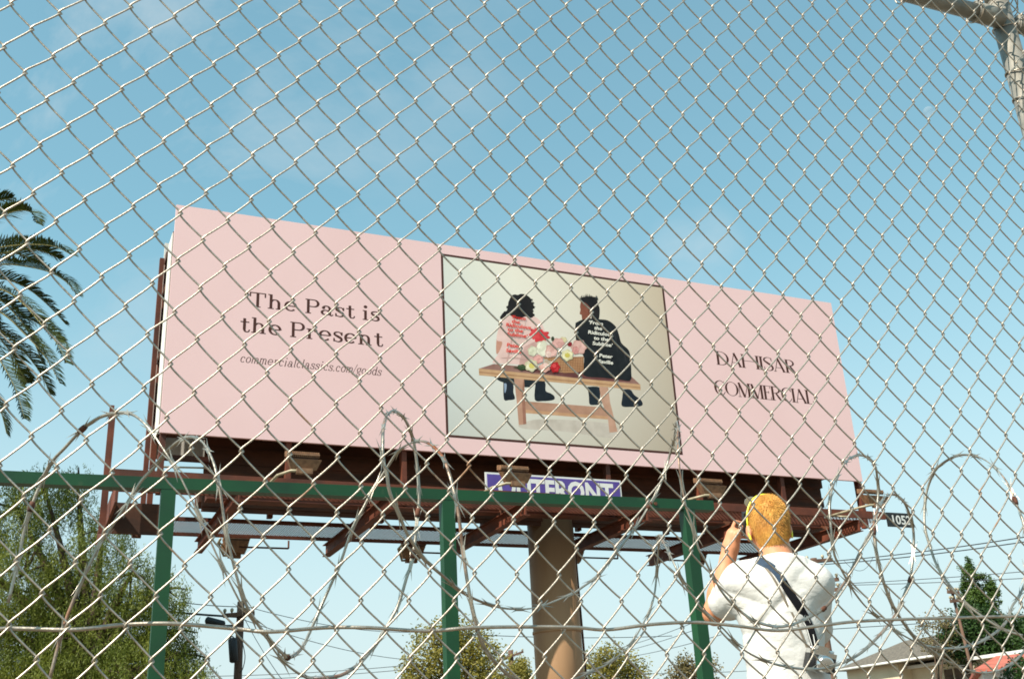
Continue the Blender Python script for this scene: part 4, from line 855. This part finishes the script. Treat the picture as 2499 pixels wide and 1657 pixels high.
def ribbon(pix, w, m, name, off=.005):
    P = catmull([onback(x, y, off) for x, y in pix], 5); mb = MB(); V = []; F = []
    for i, p in enumerate(P):
        t = (P[min(i+1, len(P)-1)]-P[max(i-1, 0)]).normalized(); sd = t.cross(Vector((0, -1, 0))).normalized(); nn = sd.cross(t)
        if nn.y > 0: nn = -nn
        V += [p-sd*w/2, p+sd*w/2, p+sd*w/2+nn*.0025, p-sd*w/2+nn*.0025]
    for i in range(len(P)-1):
        a = i*4
        for k in range(4): F.append((a+k, a+(k+1) % 4, a+4+(k+1) % 4, a+4+k))
    mb.add(V, F); return mb.build(name, m, sc)
ribbon([(1846, 1366), (1866, 1374), (1890, 1390), (1912, 1420)], .030, M['strapblue'], 'strap_pad')
ribbon([(1911, 1419), (1930, 1450), (1950, 1480), (1968, 1512), (1982, 1550), (1990, 1585), (1993, 1608)], .030, M['strapblack'], 'strap', .006)
for d in (-7, 7): ribbon([(1962+d*.9, 1505-d*.4), (1968+d*.9, 1516-d*.4), (1974+d*.8, 1530-d*.3), (1984+d*.6, 1570), (1991, 1604)], .0025, M['white'], 'strap_stripe', .0095)
ribbon([(1856, 1372), (1882, 1402), (1904, 1440), (1920, 1474), (1936, 1502), (1960, 1556), (1980, 1606)], .0075, M['strapgrey'], 'thin_strap', .004)
# ------------------------------------------------------------------ vegetation
def leafmat(name, c, c2, scale=.8, trans=.3): return mat(name, srgb(*c), .55, c2=srgb(*c2), scale=scale, detail=3, lo=.3, hi=.7, trans=trans, spec=.3)
M['pepper'] = leafmat('pepper_leaf', (134, 140, 58), (92, 108, 44), 1.4, .38)
M['olive'] = leafmat('olive_leaf', (156, 144, 64), (116, 112, 52), 1.2, .3)
M['darkleaf'] = leafmat('dark_leaf', (58, 84, 36), (40, 64, 28), 1.0, .25)
M['cypress'] = leafmat('cypress_leaf', (86, 108, 44), (58, 82, 34), 1.5, .2)
M['dryleaf'] = leafmat('dry_leaf', (128, 116, 72), (104, 92, 60), 2, .25)
M['palm'] = leafmat('palm_leaf', (72, 80, 30), (46, 58, 24), 1.2, .22)
M['rachis'] = mat('palm_rachis', srgb(150, 140, 80), .6)
rng = np.random.default_rng(11)
def leaves(C, dirs, L, Wd):                  # narrow four-point leaves
    n = len(C); d = dirs/(np.linalg.norm(dirs, axis=1)[:, None]+1e-9); s = np.cross(d, rng.normal(size=(n, 3))); s /= np.linalg.norm(s, axis=1)[:, None]+1e-9
    L = np.broadcast_to(L, n)[:, None]; Wd = np.broadcast_to(Wd, n)[:, None]
    V = np.stack([C-d*L/2, C+s*Wd/2, C+d*L/2, C-s*Wd/2], 1).reshape(-1, 3); F = np.arange(n*4).reshape(-1, 4); return V, F
def tree(name, label, cat, lobes, Y, trunk, lm, n, leaf=(.14, .05), droop=0.0, clump=.25, group=None, tr=.2, jitter_y=1.0, branch=True):
    base = at(trunk, 1700, Y); base.z = 0
    root = empty(name, base); tag(root, label, cat, group)
    cs = [(at(px, py, Y+rng.uniform(-1, 1)*jitter_y*.6), r) for px, py, r in lobes]
    vol = np.array([r**2.4 for _, r in cs]); vol /= vol.sum()
    VV = []; FF = []; k = 0; mbt = MB()
    top = max(c.z for c, r in cs)
    fork = base+Vector((0, 0, top*.45)); mbt.tube([base, base+Vector((.05, 0, top*.2)), fork], [tr*1.25, tr, tr*.8], 10)
    for (c, r), share in zip(cs, vol):
        m = max(20, int(n*share)); ncl = max(5, int(m/45)); u = rng.normal(size=(ncl, 3)); u /= np.linalg.norm(u, axis=1)[:, None]
        u *= (rng.uniform(.25, 1.0, (ncl, 1)))**.5; ctr = np.array(c)+u*r*np.array([1, 1, .9])
        if droop:
            nst = max(6, int(m/26)); st = np.array(c)+(lambda q: q/np.linalg.norm(q, axis=1)[:, None])(rng.normal(size=(nst, 3)))*r*rng.uniform(.3, 1.0, (nst, 1))**.5
            ln = rng.uniform(.4, 1.0, nst)*droop; t = rng.uniform(0, 1, (nst, 26)); sway = rng.normal(0, .10, (nst, 1, 3)); sway[..., 2] = 0
            C = st[:, None]+sway*t[..., None]*2+np.stack([np.zeros_like(t), np.zeros_like(t), -t*ln[:, None]], -1)+rng.normal(0, .035, (nst, 26, 3)); C = C.reshape(-1, 3)
            D = rng.normal(0, .6, C.shape); D[:, 2] -= .8
        else:
            C = ctr[rng.integers(0, ncl, m)]+rng.normal(0, clump*.5, (m, 3)); D = rng.normal(size=(m, 3)); D[:, 2] *= .7
        v, f_ = leaves(C, D, rng.uniform(.7, 1.25, len(C))*leaf[0], rng.uniform(.7, 1.25, len(C))*leaf[1]); VV.append(v); FF.append(f_+k); k += len(v)
        if branch:
            mid = fork.lerp(c, .55)+Vector((0, 0, .15*r)); mbt.tube(catmull([fork, mid, c], 4), [tr*.62-(tr*.52)*i/8 for i in range(9)], 6)
            for q in ctr[:6]: mbt.tube([c, (c+Vector(q))/2+Vector((0, 0, .05)), Vector(q)], [tr*.16, tr*.1, tr*.04], 4, cap=False)
    mbt.build('trunk', M['bark'], root, True)
    inv = np.array(wm(root).inverted())[:3, 3]
    place('crown', np_mesh('crown', np.concatenate(VV)+inv, np.concatenate(FF), lm, False), wm(root), root)
    return root
tree('pepper_tree', 'large feathery pepper tree with drooping foliage at the left', 'tree',
     [(110, 1195, .75), (190, 1180, .55), (40, 1240, .9), (250, 1300, .75), (60, 1400, 1.2), (170, 1420, 1.1), (320, 1400, .75), (395, 1440, .7), (300, 1510, 1.0), (410, 1540, .75), (200, 1570, 1.3), (60, 1580, 1.3), (440, 1600, .7), (480, 1660, .6), (340, 1660, 1.3), (-120, 1330, 1.3), (-180, 1520, 1.7), (120, 1720, 1.7), (-60, 1700, 1.6)], 26, 210, M['pepper'], 260000, (.095, .021), 1.1, tr=.28)
tree('round_tree', 'rounded olive-green tree behind the middle green post', 'tree',
     [(1110, 1545, .95), (1060, 1575, 1.0), (1160, 1580, 1.0), (1025, 1625, 1.0), (1110, 1620, 1.4), (1200, 1625, .9), (1050, 1690, 1.4), (1180, 1700, 1.4)], 52, 1110, M['olive'], 15000, (.18, .08), clump=.5, tr=.22)
tree('small_tree', 'small olive-green tree right of the billboard column', 'tree',
     [(1440, 1625, .7), (1490, 1612, .75), (1540, 1625, .7), (1500, 1660, 1.1), (1430, 1690, .9), (1560, 1680, .7)], 55, 1490, M['olive'], 7500, (.18, .075), clump=.5, tr=.18)
tree('small_tree', 'dry olive tree crown low behind the right green post', 'tree',
     [(1680, 1625, .6), (1710, 1640, .7), (1660, 1665, .8), (1720, 1690, .9)], 55, 1690, M['dryleaf'], 4500, (.17, .075), clump=.45, tr=.16)
tree('small_tree', 'small thin tree just left of the billboard column', 'tree',
     [(1275, 1625, .5), (1265, 1660, .7), (1290, 1690, .7)], 58, 1275, M['olive'], 4500, (.16, .07), clump=.3, tr=.14)
tree('cypress_tree', 'tall lumpy dark green cypress rising above the right-hand trees', 'tree',
     [(2363, 1372, 0.21), (2362, 1390, 0.31), (2362, 1412, 0.38), (2366, 1436, 0.44), (2370, 1462, 0.50), (2372, 1488, 0.54), (2398, 1405, 0.23), (2404, 1425, 0.36), (2412, 1448, 0.42), (2414, 1475, 0.48), (2412, 1505, 0.54), (2385, 1520, 0.65), (2390, 1570, 0.63), (2390, 1640, 0.52)], 46, 2388, M['cypress'], 30000, (.08, .055), clump=.11, tr=.2, jitter_y=.2, branch=False)
tree('leafy_tree', 'dark leafy tree mass at the foot of the cypress', 'tree',
     [(2380, 1525, .85), (2330, 1550, .7), (2440, 1540, .9), (2490, 1560, .95), (2320, 1580, .5), (2400, 1570, .8), (2460, 1585, .8), (2360, 1590, .6), (2550, 1570, 1.2)], 44, 2400, M['darkleaf'], 20000, (.14, .075), clump=.30, tr=.2)
tree('dry_shrub', 'sparse dry brown shrub above the grey roof', 'shrub',
     [(2290, 1508, 0.37), (2275, 1530, 0.47), (2310, 1530, 0.42), (2280, 1560, 0.53), (2300, 1600, 0.53)], 43, 2290, M['dryleaf'], 1500, (.10, .05), clump=.25, tr=.06)
tree('hedge_bush', 'dark clipped bush at the lower right corner', 'bush',
     [(2475, 1640, .3), (2500, 1636, .35), (2480, 1665, .4), (2530, 1660, .5)], 27, 2490, M['darkleaf'], 5000, (.07, .04), clump=.12, tr=.05, branch=False)

# ------------------------------------------------------------------ date palm at the left edge
PYD = 24.0
pc = at(-200, 650, PYD); pbase = Vector((pc.x-.1, pc.y+.1, 0))
palm = empty('date_palm', pbase); tag(palm, 'date palm whose arching fronds reach in from the left edge', 'palm tree')
mb = MB(); H_ = pc.z; mb.tube([pbase.lerp(pc, i/24)+Vector((0, 0, 0)) for i in range(25)], [.36-.05*i/24+.02*(i % 2) for i in range(25)], 16); mb.build('trunk', M['bark'], palm, True)
mb = MB(); mb.tube([pc-ZV*.9, pc-ZV*.5, pc-ZV*.1, pc+ZV*.25], [.34, .55, .5, .2], 14); mb.build('boss', M['bark'], palm, True)
def frond(P, npair=100, ll=.50):
    P = catmull(P, 8); n = len(P); mb = MB(); mb.tube(P, [.028*(1-.85*i/n) for i in range(n)], 5); V = []; F = []
    r1 = mb.build('rachis', M['rachis'], None, True); r1_me = r1.data; bpy.data.objects.remove(r1)
    for j in range(npair):
        s_ = .12+.88*j/npair; i = min(int(s_*(n-1)), n-2); p = P[i].lerp(P[i+1], s_*(n-1)-i); t = (P[i+1]-P[i]).normalized()
        sd = t.cross(ZV)
        if sd.length < .1: sd = Vector((1, 0, 0))
        sd.normalize(); up = sd.cross(t); L = ll*(.45+.75*math.sin(math.pi*min(1, .15+s_*.8)))*(1 if s_ < .85 else .6+.4*(1-s_)/.15)
        for q in (-1, 1):
            d = (sd*q*.62+t*.62+up*(.30+random.uniform(-.15, .2))).normalized(); d2 = (d+Vector((0, 0, -.45))).normalized()
            k = len(V); w = t.cross(d).normalized().cross(d)*.017
            a = p; b_ = p+d*L*.55; c_ = b_+d2*L*.45
            V += [a-w*.6, a+w*.6, b_+w, b_-w, c_]; F += [(k, k+1, k+2, k+3), (k+3, k+2, k+4)]
    return r1_me, V, F
def add_frond(P):
    rme, V, F = frond(P); fr = empty('frond', P[0], 0, palm)
    inv = wm(fr).inverted(); rme.transform(inv); o = bpy.data.objects.new('rachis', rme); COL.objects.link(o); o.parent = fr
    me = meshdata('leaflets', [inv @ v for v in V], F, M['palm']); o = bpy.data.objects.new('leaflets', me); COL.objects.link(o); o.parent = fr
VIS = [([(-120, 560), (-40, 500), (30, 484)], .3), ([(-140, 590), (-60, 545), (0, 528), (45, 514), (76, 519), (92, 546)], -.5), ([(-120, 625), (0, 604), (72, 597), (133, 602), (177, 624)], -.9), ([(-100, 640), (40, 612), (100, 612), (145, 632)], .6), ([(-130, 650), (0, 620), (50, 622), (92, 640)], 1.2),
       ([(-110, 660), (0, 646), (60, 650), (120, 664), (161, 688), (188, 720)], -.6), ([(-100, 680), (0, 680), (60, 700), (112, 740), (161, 792)], .5), ([(-110, 690), (0, 706), (55, 740), (105, 796), (140, 840), (164, 886)], -.8), ([(-100, 700), (0, 730), (60, 770), (110, 800), (150, 832)], 1.2),
       ([(-120, 710), (0, 762), (60, 815), (110, 870), (147, 936)], -.3), ([(-130, 720), (-20, 790), (50, 850), (95, 905), (123, 962)], .8), ([(-130, 730), (-40, 790), (20, 850), (50, 905), (66, 935)], 1.3), ([(-150, 730), (-60, 800), (0, 880), (38, 950), (60, 1022)], -.7), ([(-160, 740), (-90, 840), (-40, 930), (0, 1000), (16, 1058)], .2), ([(-130, 690), (-20, 720), (40, 770), (80, 830), (100, 880)], .1)]
for pts, off in VIS: add_frond([pc+Vector((0, 0, .1))]+[at(px, py, PYD+off*(i+1)/len(pts)*1.6) for i, (px, py) in enumerate(pts)])
for i in range(26):
    a = math.radians(75+i*210/26+random.uniform(-6, 6)); e0 = random.uniform(-.3, 1.3); L = random.uniform(3.0, 3.8); d = Vector((math.cos(a), math.sin(a), 0)); P = [pc+ZV*.1]
    ang = e0; p = P[0].copy()
    for k in range(6): p = p+(d*math.cos(ang)+ZV*math.sin(ang))*(L/6); P.append(p.copy()); ang -= .30+.05*k
    add_frond(P)

# ------------------------------------------------------------------ utility poles and lines
def upole(px, py, Y, label, r=.13, lean=0.0, arms=()):
    top = at(px, py, Y); base = Vector((top.x+lean, top.y, 0)); e = empty('utility_pole', base); tag(e, label, 'utility pole', 'wooden utility poles')
    mb = MB(); mb.tube([base, base.lerp(top, .5), top], [r*1.25, r*1.1, r*.9], 12); mb.build('pole', M['wood'], e, True)
    for dz, half, yaw, roll in arms:
        c = top.lerp(base, dz/top.z)-Vector((0, r+.05, 0)); d = Vector((math.cos(yaw)*math.cos(roll), math.sin(yaw), math.sin(roll))).normalized()
        mb = MB(); mb.bar(c-d*half, c+d*half, .09, .11); a = mb.build('crossarm', M['wood'], e)
        for t in (-.9, -.45, .45, .9):
            q = c+d*half*t+Vector((0, 0, .055)); mb = MB(); mb.tube([q, q+ZV*.05, q+ZV*.10, q+ZV*.13], [.015, .045, .05, .02], 8); mb.build('insulator', M['conduit'], a, True)
    return e, top, base
up1, t1_, b1_ = upole(588, 1468, 30, 'wooden utility pole with splice cases, left of centre', .11, 0, ((.36, .42, .2, .06),))
def drum(p, q, r, name, parent): mb = MB(); d = (Vector(q)-Vector(p)); mb.tube([p, Vector(p)+d*.06, Vector(q)-d*.06, q], [r*.6, r, r, r*.6], 12); return mb.build(name, M['cable'], parent, True)
drum(at(567, 1556, 29.7), at(571, 1616, 29.7), .12, 'riser_box', up1)
mb = MB(); mb.tube(catmull([at(564, 1575, 29.7), at(560, 1560, 29.7), at(567, 1552, 29.7), at(577, 1566, 29.7)], 4), .018, 6); mb.build('cable_loop', M['cable'], up1, True)
mb = MB(); mb.tube(catmull([at(590, 1560, 29.8), at(598, 1600, 29.8), at(592, 1632, 29.8), at(584, 1640, 29.8)], 4), .012, 6); mb.build('drop_cable', M['cable'], up1, True)
up2, t2_, b2_ = upole(1246, 1586, 62, 'distant wooden pole with a tilted crossarm, left of the column', .16, 0, ((.35, .75, .0, .30),))
up3, t3_, b3_ = upole(2322, 1438, 40, 'thin reddish wooden pole leaning in front of the cypress', .055, .32, ((.12, .22, .1, -.15), (.42, .2, .1, .05)))
up4, t4_, b4_ = upole(1985, 1362, 34, 'wooden pole mostly hidden behind the person in white', .12, 0, ((.12, .55, .05, .03), (.75, .62, -.3, .02), (1.05, .62, -.3, .02)))
up5, t5_, b5_ = upole(1415, 1640, 60, 'short distant pole beside the base of the column', .12, 0, ((.3, .3, 0, 0),))
def cable(a, b, Ya, Yb, sag, r, label, group='overhead lines'):
    p, q = at(*a, Ya), at(*b, Yb); P = [p.lerp(q, i/20)-ZV*sag*4*(i/20)*(1-i/20) for i in range(21)]
    o = MB(); o.tube(P, r, 5); ob = o.build('power_line', M['cable'], None, True); tag(ob, label, 'power line', group); return ob
cable((590, 1505), (-300, 1360), 30, 26, .25, .030, 'thick black cable running up left from the splice-case pole')
cable((588, 1525), (-300, 1410), 30, 26, .35, .026, 'thick lower black cable with splice cases left of the pole')
cable((588, 1480), (140, 1395), 30, 27, .2, .012, 'thin upper cable left of the splice-case pole')
cable((590, 1476), (1010, 1542), 30, 40, .2, .010, 'thin upper line running right from the splice-case pole')
cable((590, 1510), (1010, 1610), 30, 45, .2, .011, 'thin middle line running right from the splice-case pole')
cable((592, 1500), (720, 1700), 30, 24, .1, .009, 'thin guy line dropping right from the splice-case pole')
cable((470, 1650), (1000, 1622), 50, 50, .1, .014, 'faint low line at the bottom left of centre')
cable((470, 1660), (1000, 1632), 50, 50, .1, .014, 'faintest lowest line at the bottom left of centre')
cable((1125, 1546), (1640, 1551), 40, 44, .1, .013, 'level black line crossing behind the column')
cable((1420, 1600), (1760, 1490), 60, 36, .2, .011, 'top line of the fan right of the column base')
cable((1420, 1606), (1760, 1512), 60, 36, .2, .011, 'second line of the fan right of the column base')
cable((1420, 1612), (1760, 1548), 60, 36, .2, .011, 'third line of the fan right of the column base')
cable((1420, 1640), (1830, 1636), 60, 60, .1, .015, 'lowest level line right of the column base')
cable((1990, 1372), (2700, 1276), 34, 24, .1, .014, 'upper line of the pair at right of the shoulder')
cable((1990, 1378), (2700, 1290), 34, 24, .1, .014, 'lower line of the pair at right of the shoulder')
cable((2030, 1425), (2700, 1376), 34, 28, .05, .010, 'thin upper line crossing the cypress')
cable((2030, 1428), (2700, 1398), 34, 28, .05, .010, 'thin lower line crossing the cypress')
cable((1990, 1537), (2340, 1515), 34, 38, .0, .012, 'level line behind the elbow toward the dry shrub')
cable((2060, 1368), (2130, 1360), 33, 33, .35, .007, 'short drooping loop below the pair of lines')
for a, b, lab in (((265, 1478), (312, 1488), 'black cylindrical splice case on the lower cable, left of the green post'), ((502, 1512), (548, 1524), 'black cylindrical splice case on the lower cable, near the pole')):
    o = drum(at(*a, 28.6 if a[0] < 300 else 29.6), at(*b, 28.6 if a[0] < 300 else 29.6), .10, 'splice_case', None); tag(o, lab, 'splice case', 'cable splice cases')

# ------------------------------------------------------------------ houses at the lower right
M['stucco'] = mat('cream_stucco', srgb(214, 198, 170), .9, c2=srgb(202, 186, 158), scale=1.5, bump=.2, bscale=30)
M['greyroof'] = mat('grey_shingle', srgb(112, 104, 92), .9, c2=srgb(84, 78, 70), scale=9, bump=.5, bscale=24)
M['redroof'] = mat('faded_red_roof', srgb(188, 104, 84), .85, c2=srgb(168, 88, 70), scale=4, bump=.3, bscale=20)
M['slat'] = mat('brown_slats', srgb(92, 70, 50), .7, c2=srgb(70, 52, 38), scale=4)
EH = 4.3
e0, e1 = gpt(2040, 1633, EH), gpt(2290, 1595, EH); ed = (e1-e0); ed.z = 0; EL = ed.length; ed.normalize(); en = Vector((ed.y, -ed.x, 0))
if en.y > 0: en = -en
hs = empty('stucco_house', (e0.x, e0.y, 0), math.atan2(ed.y, ed.x)); tag(hs, 'cream stucco house with grey shingle roof at the lower right', 'house')
def hb(mb, s0, s1, z0, z1, t0, t1): return mb.box(Vector((e0.x, e0.y, 0))+ed*((s0+s1)/2)-en*((t0+t1)/2)+ZV*((z0+z1)/2), ed*((s1-s0)/2), ZV*((z1-z0)/2), en*((t1-t0)/2))
mb = MB(); hb(mb, .25, EL*.56, 0, EH-.02, .35, 4.7); hb(mb, EL*.56+.001, EL+3.0, 0, EH-.2, 1.1, 4.71); mb.build('wall', M['stucco'], hs)
mb = MB(); q = lambda s, t, z: Vector((e0.x, e0.y, 0))+ed*s-en*t+ZV*z; rh = EH+1.0
A = [q(0, 0, EH), q(EL+.2, 0, EH), q(EL+.2, 5.0, EH), q(0, 5.0, EH), q(1.8, 2.5, rh), q(EL-.9, 2.5, rh)]
mb.add(A+[p-ZV*.09 for p in A[:4]], [(0, 1, 5, 4), (1, 2, 5), (2, 3, 4, 5), (3, 0, 4), (1, 0, 6, 7), (2, 1, 7, 8), (3, 2, 8, 9), (0, 3, 9, 6), (6, 9, 8, 7)]); rf = mb.build('roof', M['greyroof'], hs)
mb = MB(); mb.tube([q(-.05, -.05, EH-.05), q(EL+.2, -.05, EH-.05)], .05, 8); mb.build('gutter', M['white'], rf, True)
mb = MB(); mb.tube([q(4.2, 3.2, rh-.2), q(4.2, 3.2, rh+.3)], .03, 8); mb.build('vent_pipe', M['conduit'], rf, True)
for i in range(4):
    s0 = EL*.86+i*.52; mb = MB(); hb(mb, s0, s0+.44, 1.6, EH-.52, 1.02, 1.098); w_ = mb.build('louvre_window', M['slat'], hs)
    for k in range(16): mb = MB(); z = 1.66+k*.125; hb(mb, s0+.02, s0+.42, z, z+.09, .985, 1.015); mb.build('louvre_slat', M['slat'], w_)
    mb = MB(); hb(mb, s0-.05, s0-.005, 1.6, EH-.5, .97, 1.09); mb.build('window_frame', M['stucco'], w_)
mb = MB(); hb(mb, EL*.56, EL+3.2, EH-.32, EH-.2, .85, 1.08); mb.build('fascia', M['white'], hs)
r0, r1 = gpt(2378, 1632, 2.8), gpt(2640, 1612, 2.8); rd = r1-r0; rd.z = 0; RL = rd.length; rd.normalize(); rn = Vector((rd.y, -rd.x, 0)); rn = rn if rn.y < 0 else -rn
h2 = empty('red_roofed_house', (r0.x, r0.y, 0), math.atan2(rd.y, rd.x)); tag(h2, 'low white house with a faded red roof at the right edge', 'house')
q2 = lambda s, t, z: Vector((r0.x, r0.y, 0))+rd*s-rn*t+ZV*z
mb = MB(); mb.box(q2(RL/2, 3, 1.36), rd*(RL/2-.2), rn*2.7, ZV*1.36); mb.build('wall', M['white'], h2)
A = [q2(0, 0, 2.8), q2(RL, 0, 2.8), q2(RL, 6, 2.8), q2(0, 6, 2.8), q2(.8, 3, 3.3), q2(RL-.8, 3, 3.3)]
mb = MB(); mb.add(A+[p-ZV*.08 for p in A[:4]], [(0, 1, 5, 4), (1, 2, 5), (2, 3, 4, 5), (3, 0, 4), (1, 0, 6, 7), (2, 1, 7, 8), (3, 2, 8, 9), (0, 3, 9, 6), (6, 9, 8, 7)]); mb.build('roof', M['redroof'], h2)
# ------------------------------------------------------------------ daytime moon
mm = bpy.data.materials.new('pale_moon'); mm.use_nodes = True; n_, l_ = mm.node_tree.nodes, mm.node_tree.links; n_.clear()
o_ = n_.new('ShaderNodeOutputMaterial'); mx = n_.new('ShaderNodeMixShader'); tr_ = n_.new('ShaderNodeBsdfTransparent'); df = n_.new('ShaderNodeBsdfDiffuse'); nz = n_.new('ShaderNodeTexNoise'); nz.inputs['Scale'].default_value = .12
cr_ = n_.new('ShaderNodeMapRange'); cr_.inputs[3].default_value = .35; cr_.inputs[4].default_value = .75; l_.new(nz.outputs[0], cr_.inputs[0]); tcm = n_.new('ShaderNodeTexCoord'); l_.new(tcm.outputs['Object'], nz.inputs['Vector']); l_.new(cr_.outputs[0], df.inputs[0])
mx.inputs[0].default_value = .13; l_.new(tr_.outputs[0], mx.inputs[1]); l_.new(df.outputs[0], mx.inputs[2]); l_.new(mx.outputs[0], o_.inputs[0])
d = ray(2266, 273).normalized(); V = []; F = []
for i in range(17):
    for j in range(32): a, b_ = math.pi*i/16, 2*math.pi*j/32; V.append((13.2*math.sin(a)*math.cos(b_), 13.2*math.sin(a)*math.sin(b_), 13.2*math.cos(a)))
for i in range(16):
    for j in range(32): F.append((i*32+j, (i+1)*32+j, (i+1)*32+(j+1) % 32, i*32+(j+1) % 32))
moon = place('moon', meshdata('moon', V, F, mm, True), Matrix.Translation(CAMP+d*3000)); tag(moon, 'pale daytime moon in the blue sky at upper right', 'moon')
